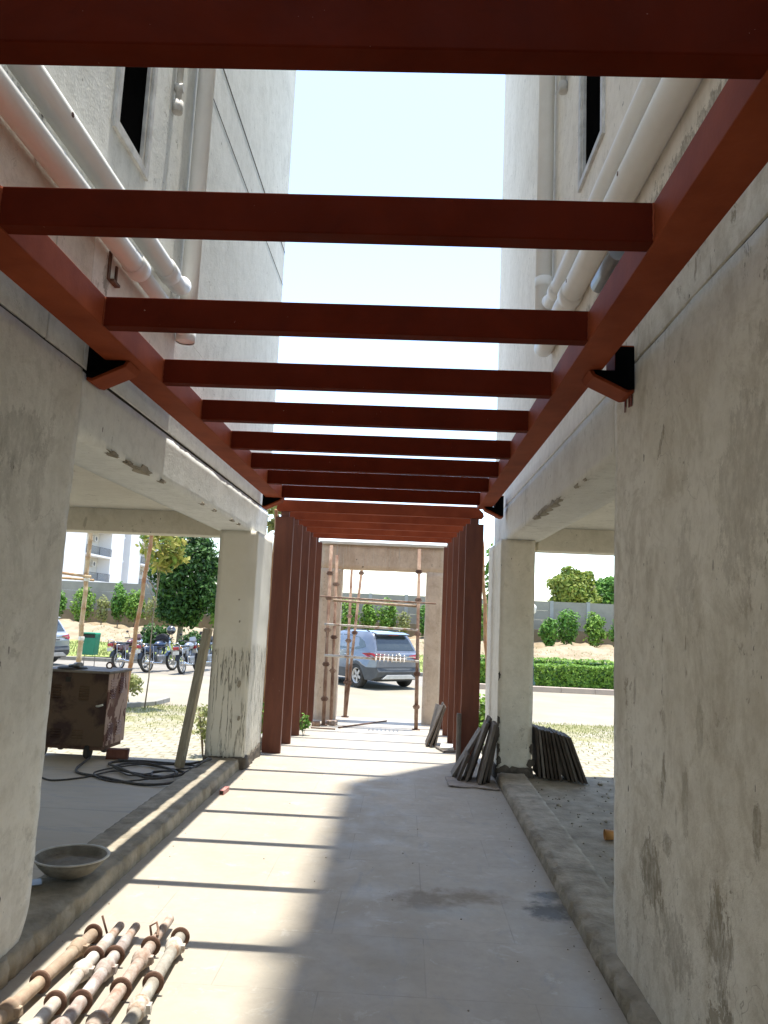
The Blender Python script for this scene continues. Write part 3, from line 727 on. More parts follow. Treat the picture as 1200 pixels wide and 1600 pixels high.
# ================================================================== PERGOLA ROOF (steel)
ZB, ZT = 2.90, 3.04
P = thing('pergola_roof', 'red-oxide steel ladder frame of rails and crossbeams fixed between the two buildings overhead', 'pergola', (-.35, 4.5, ZB))
def pp(mb, n, mat='primer', bev=.004, label=None):
    o = mb.build(n, mat, P, bev); o.matrix_parent_inverse = Matrix.Translation((.35, -4.5, -ZB))
    if label: o['label'] = label
    return o
RL0, RL1, RR0, RR1 = -1.612, -1.43, .765, .925
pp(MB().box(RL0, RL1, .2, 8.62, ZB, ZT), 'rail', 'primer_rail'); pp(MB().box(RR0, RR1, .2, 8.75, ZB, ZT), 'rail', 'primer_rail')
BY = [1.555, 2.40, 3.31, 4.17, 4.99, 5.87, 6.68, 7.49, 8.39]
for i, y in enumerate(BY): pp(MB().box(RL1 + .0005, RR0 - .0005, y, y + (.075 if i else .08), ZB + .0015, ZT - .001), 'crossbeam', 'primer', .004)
for y in BY[:6]:
    for xx in (RL1 + .002, RR0 - .002):
        w_ = MB(); rw = random.Random(int(y * 100)); n_ = 14
        w_.tube([(xx + rw.uniform(-.001, .001), y - .001, ZB + .004 + (ZT - ZB - .008) * k / n_) for k in range(n_ + 1)], [rw.uniform(.002, .0045) for k in range(n_ + 1)], 6)
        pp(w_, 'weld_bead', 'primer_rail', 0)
pp(MB().box(RL1 + .0005, RR0 - .0005, .71, .785, ZB + .0015, ZT - .001), 'crossbeam', 'primer', .004)
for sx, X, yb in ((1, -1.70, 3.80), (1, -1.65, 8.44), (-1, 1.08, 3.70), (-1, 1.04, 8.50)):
    q = lambda d, z: (X + sx * d, z)
    poly = [q(0, 3.03), q(0, 2.79), q(.03, 2.785), q(.20, 2.865), q(.22, 2.897), q(.095 if X > -1.69 else .10, 2.898), q(.095, 3.03)]
    if sx < 0: poly = poly[::-1]
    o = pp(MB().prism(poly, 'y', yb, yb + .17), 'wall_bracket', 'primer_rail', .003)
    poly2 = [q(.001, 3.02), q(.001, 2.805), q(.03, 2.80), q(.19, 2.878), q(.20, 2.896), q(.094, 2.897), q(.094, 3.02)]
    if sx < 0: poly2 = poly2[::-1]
    g_ = MB().prism(poly2, 'y', yb - .006, yb - .0005).build('bracket_shade_plate', 'void', o)  # black-painted plate in place of the shade inside the open bracket
# weld bead and primer drips at the right bracket
m = MB()
rnd = random.Random(4)
for k in range(6):
    y = 3.72 + rnd.uniform(0, .15); z = 2.79 - rnd.uniform(.0, .02); h = rnd.uniform(.005, .055)
    m.box(1.074, 1.079, y, y + rnd.uniform(.006, .02), z - h, z + .06)
tag(pp(m, 'paint_drips', 'drip', 0), 'dark red primer drips on the right pier below the bracket')

# ================================================================== PERGOLA FRAMES (posts)
ord_ = ['nearest', 'second', 'third', 'fourth', 'farthest']
for i in range(5):
    y = 9.25 + .8 * i; z0 = fz(y) - .005
    xl0, xl1 = -1.63, -1.41; xr0 = .69 - .028 * i; xr1 = xr0 + .21
    lab = {0: 'nearest red steel portal frame, its wide posts framing the view to the car', 1: 'second red steel portal frame counted from the nearest one', 2: 'middle one of the five red steel portal frames',
           3: 'fourth red steel portal frame, the one just before the farthest', 4: 'farthest red steel portal frame, standing right before the concrete gateway'}[i]
    T = thing('portal_frame', lab, 'pergola frame', ((xl0 + xr1) / 2, y, z0), 0, 'red steel portal frames in a row')
    inv = Matrix.Translation((-(xl0 + xr1) / 2, -y, -z0))
    def tf(mb, n, mat='post', bev=.003):
        o = mb.build(n, mat, T, bev); o.matrix_parent_inverse = inv; return o
    tf(MB().box(xl0, xl1, y, y + .07, z0, 2.79), 'post'); tf(MB().box(xr0, xr1, y, y + .07, z0, 2.79), 'post')
    tf(MB().box(xl0 + .06, xl0 + .16, y + .01, y + .06, 2.791, 2.858), 'spacer'); tf(MB().box(xr0 + .05, xr0 + .15, y + .01, y + .06, 2.791, 2.858), 'spacer')
    a, b = xl0, xr1
    tf(MB().prism([(a + .02, 2.859), (b - .02, 2.859), (b, 2.885), (b - .01, 2.93), (b - .09, 3.0), (a + .09, 3.0), (a + .01, 2.93), (a, 2.885)], 'y', y, y + .07), 'crossbeam', 'primer_flare')

# ================================================================== CONCRETE GATEWAY
gx0, gx1, gi0, gi1, gy = -1.46, .63, -1.10, .325, 12.95
G = thing('gateway', 'bare drip-stained concrete gateway standing at the end of the walkway behind the scaffold', 'gateway', (-.4, gy, -.1))
inv = Matrix.Translation((.4, -gy, .1))
for (a, b) in ((gx0, gi0), (gi1, gx1)):
    o = MB().rough(a, b, gy, gy + .3, -.25, 2.40, .08, .006, 4).build('pillar', 'gate_conc', G); o.matrix_parent_inverse = inv
o = MB().rough(gx0, gx1, gy, gy + .3, 2.401, 2.81, .08, .005, 4).build('lintel', 'gate_conc', G); o.matrix_parent_inverse = inv
o = MB().box(gx0 - .05, gx1 + .06, gy - .05, gy + .35, 2.812, 2.86).build('coping', 'cap', G, .005); o.matrix_parent_inverse = inv
rnd = random.Random(12)
for k in range(26):
    m = MB()
    x = rnd.uniform(gx0 + .2, gx1 - .03); l = rnd.uniform(.1, .4); w = rnd.uniform(.002, .005)
    m.box(x, x + w, gy - .004 - .002, gy + .004, 2.805 - l, 2.805)
    o = m.build('lime_drip', 'cap', G); o.matrix_parent_inverse = inv

# ================================================================== SCAFFOLD
Sc = thing('scaffold', 'rusty prop scaffold of upright tubes and horizontal bars standing in the concrete gateway', 'scaffold', (-.5, 12.2, -.08))
inv = Matrix.Translation((.5, -12.2, .08))
def sf(mb, n, mat='rust', bev=0):
    o = mb.build(n, mat, Sc, bev); o.matrix_parent_inverse = inv; return o
def prop_tube(a, b, r=.028, cpl=(.2, .45, .7, .9), n=12, mat='rust'):
    a, b = Vector(a), Vector(b); d = b - a
    o = sf(MB().tube([a, a + d * .3, a + d * .31, b], [r, r, r * .86, r * .86], n), 'post', mat)
    for t in cpl:
        m = MB()
        c = a + d * t; m.tube([c - d.normalized() * .03, c + d.normalized() * .03], r * 1.55, 8, smooth=False)
        m.tube([c + Vector((-.055, -.01, 0)), c + Vector((.055, .01, 0))], .012, 6)
        m.build('coupler', 'rust_dark' if rnd.random() < .3 else 'rust', o)
    m = MB().box(a.x - .06, a.x + .06, a.y - .06, a.y + .06, a.z - .012, a.z); m.build('base_plate', 'rust_dark', o)
prop_tube((-1.21, 12.2, -.065), (-1.23, 12.2, 2.72), .03, (.14, .33, .52, .70, .84))
prop_tube((-1.13, 12.6, -.07), (-1.17, 12.6, 2.60), .028, (.3, .5, .82))
prop_tube((.225, 12.2, -.065), (.175, 12.2, 2.72), .03, (.12, .30, .52, .71, .87), mat='tube_tan' if False else 'rust')
prop_tube((-.98, 13.55, -.1), (-1.0, 13.75, 2.75), .028, (.2, .45, .6, .93))
prop_tube((-.97, 13.5, -.1), (-.80, 13.75, 2.75), .028, (.2, .5, .87))
for (a, b, r, mt) in (((-1.36, 12.13, 1.905), (.47, 12.13, 1.865), .013, 'rust'), ((-1.16, 12.24, 1.85), (.2, 12.24, 1.815), .022, 'tube_tan'), ((-1.14, 12.3, 1.90), (.2, 12.3, 1.87), .018, 'cem_tube'),
                      ((-1.27, 12.13, 1.475), (.20, 12.13, 1.445), .018, 'cem_tube'), ((-1.24, 12.12, .995), (.23, 12.12, .965), .02, 'cem_tube')):
    sf(MB().tube([a, b], r, 10), 'ledger', mt)
m = MB().tube([(-.45, 12.10, 1.03), (.02, 12.10, 1.02)], .012, 6); m.tube([(-.45, 12.02, 1.005), (.02, 12.02, .995)], .010, 6)
for k in range(8): m.tube([(-.43 + k * .062, 12.18, 1.045), (-.43 + k * .062, 11.86, .955)], .010, 6)
tag(m.build('rebar_comb', 'tube_white'), 'short pale comb of steel rods resting on the lowest scaffold bar', 'steel comb')
# clutter at the scaffold foot
for k, (x, y, a, s) in enumerate(((-1.31, 12.05, .2, 1), (-1.06, 12.25, 1.2, 1.1), (-1.14, 12.35, .5, .9))):
    m = MB().rough(-.06 * s, .06 * s, -.045, .045, 0, .07 * s, .03, .006, 12, k)
    m.add([], []); o = m.build('concrete_block', 'tube_rust' if k else 'rust'); o.location = (x, y, fz(y)); o.rotation_euler = (0, 0, a)
    tag(o, ('small rusty block left of the scaffold foot, beside the farthest red post', 'reddish block right of the left scaffold foot', 'reddish block behind the left scaffold foot')[k], 'block')
m = MB().tube([(-1.35, 11.75, -.055), (-.98, 11.72, -.055)], .010, 6); tag(m.build('steel_rod', 'rust_dark'), 'thin dark rod lying on the floor before the left scaffold foot', 'rod')
m = MB().tube([(-.95, 11.9, -.055), (-.25, 13.1, -.082)], .012, 6); tag(m.build('steel_rod', 'rust_dark'), 'long thin rod lying diagonally on the floor inside the gateway', 'rod')

# ================================================================== STONE SLABS
def slab(bot, top, th, y0, y1, mat, label, group, lean_y=.0, name='stone_slab'):
    """thin slab leaning in the XZ plane: bot, top = (x, z) of its centre line"""
    (xb, zb), (xt, zt) = bot, top; d = Vector((xt - xb, 0, zt - zb)); L = d.length; d.normalize(); nrm = Vector((d.z, 0, -d.x))
    a = Vector((xb, y0, zb)); vs = []
    for yy, dy in ((y0, 0), (y1, 0)):
        for (s, t) in ((0, -th / 2), (0, th / 2), (L, th / 2), (L, -th / 2)):
            p = Vector((xb, yy, zb)) + d * s + nrm * t; p.y += lean_y * s / L; vs.append(p - Vector((xb, y0, zb)))
    m = MB().add(vs, ((3, 2, 1, 0), (4, 5, 6, 7), (0, 1, 5, 4), (1, 2, 6, 5), (2, 3, 7, 6), (3, 0, 4, 7)))
    o = m.build(name, mat, None, .002, 1); o.location = (xb, y0, zb); return tag(o, label, 'stone slab', group)
rnd = random.Random(9)
s1 = [(.555, .84, .50, 8.28), (.60, .70, .28, 8.12), (.68, .885, .60, 8.12), (.72, .925, .64, 8.2), (.80, .945, .61, 7.98), (.85, .965, .61, 8.02), (.90, .985, .57, 8.1)]
g1 = 'stone slabs leaning on the left of the right column'
for k, (xb, xt, zt, y) in enumerate(s1):
    slab((xb, .018 if k > 1 else .018), (xt, zt), .030, y, y + .25, 'stone_grey' if k in (0, 2, 4) else 'stone_dark',
         ['long slab farthest left in the stack on the sack beside the right column', 'shortest slab in the stack standing on the sack',
          'tall grey slab third from the left, standing on the sack'][k] if k < 3 else 'tall dark slab packed close against the left side of the right column, over the sack', g1)
# sack sheet under them
def sheetz(x, y): return .014 + .012 * noise.noise(Vector((x * 9, y * 9, 0))) + .006 * noise.noise(Vector((x * 25, y * 25, 3)))
m = MB(); m.grid(.48, .98, 7.86, 8.34, 26, 24, lambda x, y: sheetz(x, y) * (1 if True else 0)); me_o = m.build('sack', 'sack')
for v in me_o.data.vertices:
    v.co.x += .03 * noise.noise(Vector((v.co.y * 6, 1, 0))); v.co.y += .05 * noise.noise(Vector((v.co.x * 6, 5, 0))) - (v.co.x - .73) * .12
tag(me_o, 'crumpled grey sack spread on the floor under the leaning slabs', 'sack'); md = me_o.modifiers.new('s', 'SOLIDIFY'); md.thickness = .006
g2 = 'dark stone slabs leaning in a row on the right of the right column'
for k in range(11):
    xb = 1.47 + k * .041 + rnd.uniform(-.006, .006); xt = 1.425 + k * .030 + (.012 if k > 6 else 0)
    if k > 5: xb += .035
    zt = .55 - k * .006 + rnd.uniform(-.012, .008); y = 8.40 - k * .02 + rnd.uniform(-.02, .02)
    slab((xb, .035), (xt, zt), .026, y, y + .38, 'stone_grey' if k in (1, 8) else 'stone_dark',
         'dark slab at the outer right end of the row on the right of the column' if k == 10 else 'dark upright stone slab leaning among its row on the right of the column', g2)
# far stack by the right posts
g3 = 'slabs leaning on the farther red posts'
for k, (xb, xt, zt, y, w, mt) in enumerate(((.34, .56, .50, 10.38, .4, 'stone_dark'), (.39, .575, .48, 10.33, .4, 'stone_dark'), (.45, .60, .48, 10.36, .34, 'stone_grey'))):
    far_slab = slab((xb, fz(y) + .01), (xt, zt), .025, y, y + w, mt, ['leftmost thin dark slab leaning on the farther right red posts', 'middle thin dark slab leaning on the farther right red posts', 'broad grey slab leaning on the farther right red posts, its face showing'][k], g3, .12)
m = MB().box(-.1, .1, -.18, .18, 0, .028); o = m.build('stone_slab', 'stone_grey', None, .003, 1); o.location = (.59, 10.15, fz(10.15)); o.rotation_euler = (0, 0, .25); tag(o, 'bottom one of the two small slabs lying flat between right red posts', 'stone slab', 'small slabs lying flat')
m = MB().box(-.09, .09, -.15, .15, 0, .028); o = m.build('stone_slab', 'cap', None, .003, 1); o.location = (.60, 10.2, fz(10.2) + .029); o.rotation_euler = (0, 0, -.1); tag(o, 'pale top one of the two small slabs lying flat between right red posts', 'stone slab', 'small slabs lying flat')
far_slab.rotation_euler = (0, 0, R(16))
m = MB().rough(-.025, .025, -.035, .035, 0, .56, .04, .004, 9); o = m.build('stone_strip', 'stone_grey'); o.location = (.665, 9.16, 0); o.rotation_euler = (R(-3), 0, 0); tag(o, 'narrow stone strip standing upright against the nearest right red post', 'stone strip')

# ================================================================== WOODEN PLANK
m = MB()
a = Vector((-2.24, 8.02, .03)); b = Vector((-2.085, 8.17, 1.43)); d = (b - a).normalized(); ang = d.to_track_quat('Z', 'Y')
Mx = Matrix.Translation(a) @ ang.to_matrix().to_4x4() @ Matrix.Rotation(R(12), 4, 'Z')
m.box(-.055, .055, -.022, .022, 0, (b - a).length, Mx)
m2 = MB().box(.02, .052, -.045, -.023, .0, (b - a).length - .01, Mx)
PL = m.build('wooden_plank', 'wood', None, .004); tag(PL, 'grey wooden plank leaning against the cracked left column', 'plank')
m2.build('batten', 'wood', PL, .003)

# ================================================================== WELDING MACHINE
Wd = thing('welding_machine', 'old rusty brown welding transformer cabinet on wheels, standing in the left parking bay', 'welder', (-3.47, 8.2, .03), R(-4))
def wp(mb, n, mat, bev=.004, parent=Wd): return mb.build(n, mat, parent, bev)
bw, bd = .74, .50  # width x, depth y ; local origin at front centre
z0, z1 = .13, .88
body = wp(MB().box(-bw / 2, bw / 2 - .003, 0, bd, z0, z1), 'cabinet', 'welder', .008)
wp(MB().box(bw / 2 - .002, bw / 2 + .004, .004, bd - .004, z0 + .004, z1 - .004), 'side_panel', 'wside', .002)
top = wp(MB().prism([(-bw / 2 - .02, -.03), (bw / 2 + .025, -.035), (bw / 2 + .03, bd + .02), (-bw / 2 - .02, bd + .02)], 'z', z1 + .001, z1 + .028), 'top_plate', 'wtop', .006)
for (x0_, zz, n, w) in ((.06, .60, 6, .11), (-.25, .60, 6, .11), (.02, .20, 4, .12), (-.22, .2, 4, .12)):
    m = MB()
    for k in range(n): m.prism([(-.012, zz + k * .026), (.0015, zz + k * .026 - .003), (.0015, zz + k * .026 + .014)], 'x', x0_, x0_ + w)
    wp(m, 'louvre', 'welder', 0)
for (yy, zz, n) in ((.06, .62, 8), (.27, .66, 7), (.06, .19, 7), (.27, .22, 6)):
    m = MB()
    for k in range(n):
        zc = zz + k * .026
        m.prism([(bw / 2 + .004, zc - .003), (bw / 2 + .016, zc), (bw / 2 + .004, zc + .014)], 'y', yy, yy + .12)
    wp(m, 'louvre', 'wside', 0)
wp(MB().box(-.345, -.27, -.006, -.0005, .50, .60), 'socket_opening', 'black_gap', 0)
wp(MB().box(-.10, -.045, -.006, -.0005, .78, .83), 'gauge_opening', 'black_gap', 0)
wp(MB().tube([(.265, -.005, .545), (.30, -.03, .55), (.345, -.03, .565)], .011, 8), 'handle', 'cap', 0)
m = MB()
for k in range(20):
    t = 2 * PI * k / 20; 
pts = [(.20 + .033 * math.cos(2 * PI * k / 18), .36, z1 + .06 + .033 * math.sin(2 * PI * k / 18)) for k in range(19)]
wp(MB().tube(pts, .009, 8, False), 'lifting_ring', 'rust_dark', 0)
m = MB().lathe([(.001, .022), (.14, .016), (.155, .006), (.155, 0)], (-.10, .12, z1 + .029), 24); wp(m, 'cover_disc', 'rubber', 0)
m = MB().tube([(-.05, .07, z1 + .07), (.03, .05, z1 + .075)], .028, 12); m.tube([(-.13, .1, z1 + .06), (-.04, .07, z1 + .07)], .014, 8); wp(m, 'cable_clamp', 'metal_grey', 0)
wp(MB().box(-bw / 2 + .02, bw / 2 - .02, .02, bd - .02, .09, .128), 'chassis', 'rust_dark', .003)
for (x, y) in ((-.30, .03), (.20, .03), (-.30, .42), (.20, .42)):
    m = MB().lathe([(.001, -.022), (.068, -.022), (.075, -.012), (.075, .012), (.068, .022), (.001, .022)], (x, y, .075), 18, 'x'); wp(m, 'wheel', 'rubber', 0)
    m = MB().box(x - .035, x + .035, y - .02, y + .02, .085, .128); wp(m, 'caster_fork', 'rust_dark', 0)
m = MB().rough(-.11, .11, -.05, .05, 0, .10, .03, .007, 9); o = m.build('brick', 'brick'); o.location = (-2.98, 8.30, .03); o.rotation_euler = (0, 0, R(8)); tag(o, 'dark red brick wedged beside the welding machine at the floor edge', 'brick')

# ================================================================== CABLE
def spline(ctrl, n=14):
    out = []; c = [Vector(p) for p in ctrl]; c = [c[0]] + c + [c[-1]]
    for i in range(1, len(c) - 2):
        for k in range(n):
            t = k / n; p0, p1, p2, p3 = c[i - 1:i + 3]
            out.append(.5 * ((2 * p1) + (-p0 + p2) * t + (2 * p0 - 5 * p1 + 4 * p2 - p3) * t * t + (-p0 + 3 * p1 - 3 * p2 + p3) * t ** 3))
    out.append(c[-2]); return out
zc = .044
def cab(ctrl, r, name, label, mat='cable', z=.03):
    pts = spline(ctrl); pts2 = []
    for i, p in enumerate(pts):
        q = p.copy(); q.z = z + r + max(0, p.z); q.x += .006 * noise.noise(p * 9); pts2.append(q)
    o = MB().tube(pts2, r, 8).build(name, mat); tag(o, label, 'cable'); return o
cab([(-3.2, 8.1, .02), (-3.1, 7.55, 0), (-2.75, 7.35, 0), (-2.35, 7.15, 0), (-2.08, 7.2, .012), (-2.0, 7.55, .012), (-2.25, 7.85, 0), (-2.7, 8.0, .012), (-2.8, 7.75, .012), (-2.45, 7.5, .012),
     (-2.1, 7.45, .024), (-1.94, 7.75, .1), (-1.92, 8.0, .09), (-2.2, 8.1, .01), (-2.75, 8.18, 0), (-2.95, 8.0, 0), (-2.75, 7.7, .024), (-2.3, 7.30, .024), (-2.12, 7.55, .03), (-2.5, 7.95, .02), (-2.9, 8.12, .012)],
    .012, 'cable_coil', 'loose coil of black welding cable spread on the left parking floor beside the machine')
cab([(-3.35, 7.3, 0), (-3.15, 7.15, 0), (-2.95, 7.3, 0), (-2.75, 7.6, .012), (-2.5, 7.4, .024), (-2.25, 7.7, .024), (-2.05, 8.0, .012), (-2.3, 8.12, 0), (-2.65, 7.95, .012), (-2.9, 7.5, .012), (-2.6, 7.22, 0), (-2.2, 7.35, .036), (-2.15, 7.6, .036), (-2.35, 7.55, .036), (-2.3, 7.35, .036)],
    .008, 'cable_coil', 'thinner dusty cable tangled through the black welding cable on the floor')
m = MB()
for (a, b) in (((-2.05, 7.55), (-1.98, 7.75)), ((-2.02, 7.5), (-1.93, 7.68)), ((-2.12, 7.42), (-2.02, 7.6))): m.tube([(a[0], a[1], .055), (b[0], b[1], .10)], .004, 5)
tag(m.build('wire_offcuts', 'rust_dark'), 'few short rusty wire offcuts lying beside the cable near the left kerb', 'wire')

# ================================================================== IRON PAN on the kerb
Pn = thing('iron_pan', 'round cement-crusted iron mixing pan sitting on the left brick kerb', 'pan', (-1.83, 4.50, .12))
MB().lathe([(.001, .0), (.07, .003), (.13, .03), (.175, .075), (.198, .112), (.19, .112), (.165, .078), (.12, .04), (.06, .018), (.001, .016)], (0, 0, 0), 36).build('bowl', 'pan', Pn)
MB().lathe([(.196, .108), (.208, .112), (.208, .118), (.194, .118), (.19, .110)], (0, 0, 0), 36).build('rim', 'pan_rim', Pn)
m = MB().lathe([(.001, .088), (.05, .084), (.10, .078), (.15, .070), (.168, .076)], (0, 0, 0), 24)
m.v = [(x, y, z + .012 * noise.noise(Vector((x * 14, y * 14, 1)))) for x, y, z in m.v]; m.build('dried_cement', 'pan', Pn)
m = MB().box(-.07, .07, -.05, .05, 0, .006); o = m.build('trowel_blade', 'metal_grey'); o.location = (-2.0, 4.36, .118); o.rotation_euler = (0, 0, .5); tag(o, 'small grey metal sheet tucked between the pan and the left pier', 'metal sheet')

# ================================================================== PROPS (acrow)
def prop(x0, y0, x1, y1, mat, label, rings, sleeves, inner=None, pin=None, hook=False):
    a = Vector((x0, y0, 0)); b = Vector((x1, y1, 0)); L = (b - a).length; ang = math.atan2(-(b - a).x, (b - a).y)
    T = thing('steel_prop', label, 'steel prop', (x0, y0, .05), ang, 'scaffold props lying side by side')
    r = .0275
    e = L - (inner or 0)
    MB().tube([(0, 0, 0), (0, e, 0)], r, 16).build('outer_tube', mat, T)
    if inner: MB().tube([(0, e - .05, 0), (0, L - .012, 0), (0, L, 0)], [r * .80, r * .80, r * .66], 14).build('inner_tube', 'tube_rust' if mat != 'tube_grey' else 'rust', T); 
    for y in rings: MB().lathe([(r - .004, y - .006), (r + .016, y - .006), (r + .019, y - .003), (r + .019, y + .003), (r + .016, y + .006), (r - .004, y + .006)], (0, 0, 0), 22, 'y').build('collar_ring', 'rust_dark', T)
    for y in sleeves:
        m = MB()
        m.lathe([(r - .002, y - .05), (r + .008, y - .045), (r + .009, y - .01), (r + .016, y), (r + .012, y + .02), (r + .004, y + .045), (r - .002, y + .05)], (0, 0, 0), 16, 'y')
        m.box(r * .6, r + .024, y - .016, y + .016, -.016, .016)
        m.v = [(x + .005 * noise.noise(Vector((x * 40, y * 40, z * 40))), y, z + .005 * noise.noise(Vector((x * 40, y * 40, z * 40 + 9)))) for x, y, z in m.v]
        m.build('threaded_sleeve', 'cem_tube' if mat == 'tube_grey' else mat, T)
    if pin: MB().tube([(-.02, pin, r * .4), (-.055, pin + .01, .09)], .0055, 8).build('pin', 'rust_dark', T)
    if hook:
        MB().tube([(-.02, e + .05, .02), (-.035, e + .07, .055), (-.01, e + .09, .065), (.01, e + .06, .04), (.015, e + .02, .03)], .006, 8).build('locking_pin', 'rust', T)
    return T
# pixels of ends were measured on the floor plane
prop(-1.54, 2.35, -1.46, 3.98, 'tube_tan', 'tan-coloured prop lying outermost left, nearest the brick kerb', (.56, 1.10, 1.60), (.86, 1.44), None)
prop(-1.32, 2.35, -1.37, 4.07, 'tube_white', 'white-smeared prop, second from the left of the five', (.94, 1.36), (.70, 1.22), .17, 1.58)
prop(-1.20, 2.35, -1.29, 4.07, 'tube_pink', 'pinkish-white prop, middle of the five lying side by side', (.96, 1.38), (.74, 1.25), .17)
prop(-1.10, 2.35, -1.155, 4.19, 'tube_rust', 'orange-rust speckled prop reaching farthest up the floor, second from the right', (1.08, 1.50), (.80, 1.36, ), .32, None, True)
prop(-.965, 2.35, -1.04, 3.99, 'tube_grey', 'grey cement-caked prop lying outermost right, nearest the walkway middle', (1.15, 1.62), (.94, 1.50), None)
m = MB()
# small square tube offcut
o = MB().prism([(-.02, 0), (.02, 0), (.02, .04), (-.02, .04)], 'y', 0, .17).build('square_tube', 'red_tube', None, .003); o.location = (-1.58, 7.08, .001); o.rotation_euler = (0, 0, R(-4))
tag(o, 'short pink-red square tube offcut lying on the sunlit floor by the left kerb', 'tube offcut')
MB().box(-.014, .014, -.0015, .004, .006, .034).build('open_end', 'black_gap', o)
# cup at right pier
Cp = thing('plastic_cup', 'small orange-brown cup lying on its side by the foot of the right pier', 'cup', (1.585, 6.2, .062), 0)
MB().lathe([(.001, .09), (.032, .09), (.040, .0), (.037, .0), (.030, .086), (.001, .086)], (0, 0, 0), 20, 'x').build('cup_body', 'tan', Cp)
# rubble on right dirt floor (stuff)
rnd = random.Random(77); m = MB()
for _ in range(260):
    x = rnd.uniform(1.3, 2.6); y = rnd.uniform(4, 8.6); s = rnd.uniform(.004, .014) * (1 if rnd.random() < .9 else 2)
    m.ball((x, y, .028), s, (1, rnd.uniform(.6, 1.4), .6), 5, 3)
tag(m.build('rubble', 'brick_kerb'), 'scattered mortar crumbs and grit on the right parking floor', 'rubble', kind='stuff')
m = MB()
for _ in range(90):
    x = rnd.choice([rnd.uniform(-1.6, .95), .97 - abs(rnd.gauss(0, .08)), -1.62 + abs(rnd.gauss(0, .06))]); y = rnd.uniform(3.4, 9); s = rnd.uniform(.002, .006)
    m.ball((x, y, s * .4), s, (1, rnd.uniform(.6, 1.4), .6), 5, 3)
tag(m.build('grit', 'brick_kerb'), 'fine grit and crumbs scattered on the walkway floor', 'grit', kind='stuff')
# stones at base of left kerb end
m = MB().rough(-.1, .1, -.16, .16, 0, .16, .04, .012, 8); o = m.build('kerb_block', 'kerb_grey'); o.location = (-1.62, 9.6, -.02); tag(o, 'rough grey kerb block standing between the left column and the nearest left red post', 'block')

# ================================================================== PLANTS NEAR
def trunk_path(a, b, bend, seed, n=6):
    rnd = random.Random(seed); a, b = Vector(a), Vector(b); out = []
    for i in range(n + 1):
        t = i / n; p = a.lerp(b, t); k = math.sin(PI * t) * bend; out.append(p + Vector((rnd.uniform(-k, k), rnd.uniform(-k, k), 0)))
    return out
def plant(name, loc, h, w, mat, label, cat, seed, n=700, size=.06, group=None, stems=5, trunk=None, lowest=.15, n_cl=10, ck=.42, z=-.41, rad_t=.02):
    T = thing(name, label, cat, (loc[0], loc[1], z), 0, group); rnd = random.Random(seed)
    m = MB()
    if trunk:
        m.tube(trunk_path((0, 0, -.05), (0, 0, h * .75), w * .06, seed), [rad_t * (1 - i * .1) for i in range(7)], 8)
        for k in range(stems):
            a = rnd.uniform(0, 2 * PI); zz = h * rnd.uniform(lowest, .7); m.tube([(0, 0, zz), (w * .25 * math.cos(a), w * .25 * math.sin(a), zz + h * .1), (w * .4 * math.cos(a), w * .4 * math.sin(a), zz + h * .2)], [rad_t * .5, rad_t * .35, rad_t * .15], 6)
    else:
        for k in range(stems):
            a = rnd.uniform(0, 2 * PI); m.tube([(0, 0, -.03), (w * .15 * math.cos(a), w * .15 * math.sin(a), h * .4), (w * .35 * math.cos(a), w * .35 * math.sin(a), h * .85)], [rad_t * .6, rad_t * .4, rad_t * .2], 5)
    m.build('trunk' if trunk else 'stem', 'bark', T)
    cz = (h * (1 + lowest)) / 2
    leaves(clumps((0, 0, cz), (w / 2, w / 2, h * (1 - lowest) / 2), n_cl, ck, seed), n, size, seed + 1).build('crown' if trunk else 'foliage', mat, T)
    return T
plant('shrub', (-1.98, 11.3), .95, .62, 'leaf_bright', 'leafy bright green shrub growing between the left column and the nearest left red post', 'shrub', 11, 900, .055, lowest=.1)
plant('shrub', (1.28, 12.3), .95, .55, 'leaf_bright', 'leafy bright green shrub showing between the nearest right red post and the right column', 'shrub', 12, 800, .055, lowest=.1)
plant('shrub', (-5.75, 16.35), .68, .62, 'leaf_dry', 'small loose shrub in the kerbed bed behind the welding machine', 'shrub', 13, 420, .06, lowest=.25, trunk=True, rad_t=.015)
plant('potted_weed', (-1.36, 10.95), .30, .22, 'leaf_mid', 'small weed sprouting at the foot of the left red posts', 'weed', 14, 60, .05, z=-.05, rad_t=.006, stems=4)
plant('weed', (2.05, 15.3), .22, .4, 'leaf_dry', 'low weed on the paving just above the right slab row', 'weed', 15, 120, .05, rad_t=.006)
plant('shrub', (-2.75, 11.0), .75, .35, 'leaf_dry', 'thin pale shrub peeping between the leaning plank and the cracked column', 'shrub', 16, 160, .05)
# bed kerb
m = MB()
for k in range(10):
    a0 = PI + PI * k / 9 * 1.0; 
pts = [(-7.4, 15.75), (-5.6, 15.55), (-5.15, 16.2), (-5.1, 17.0)]
kerbrow(pts, 'kerb', 'kerb_grey', 'short rounded kerb of the planting bed around the small loose shrub', .10, .10, .4)
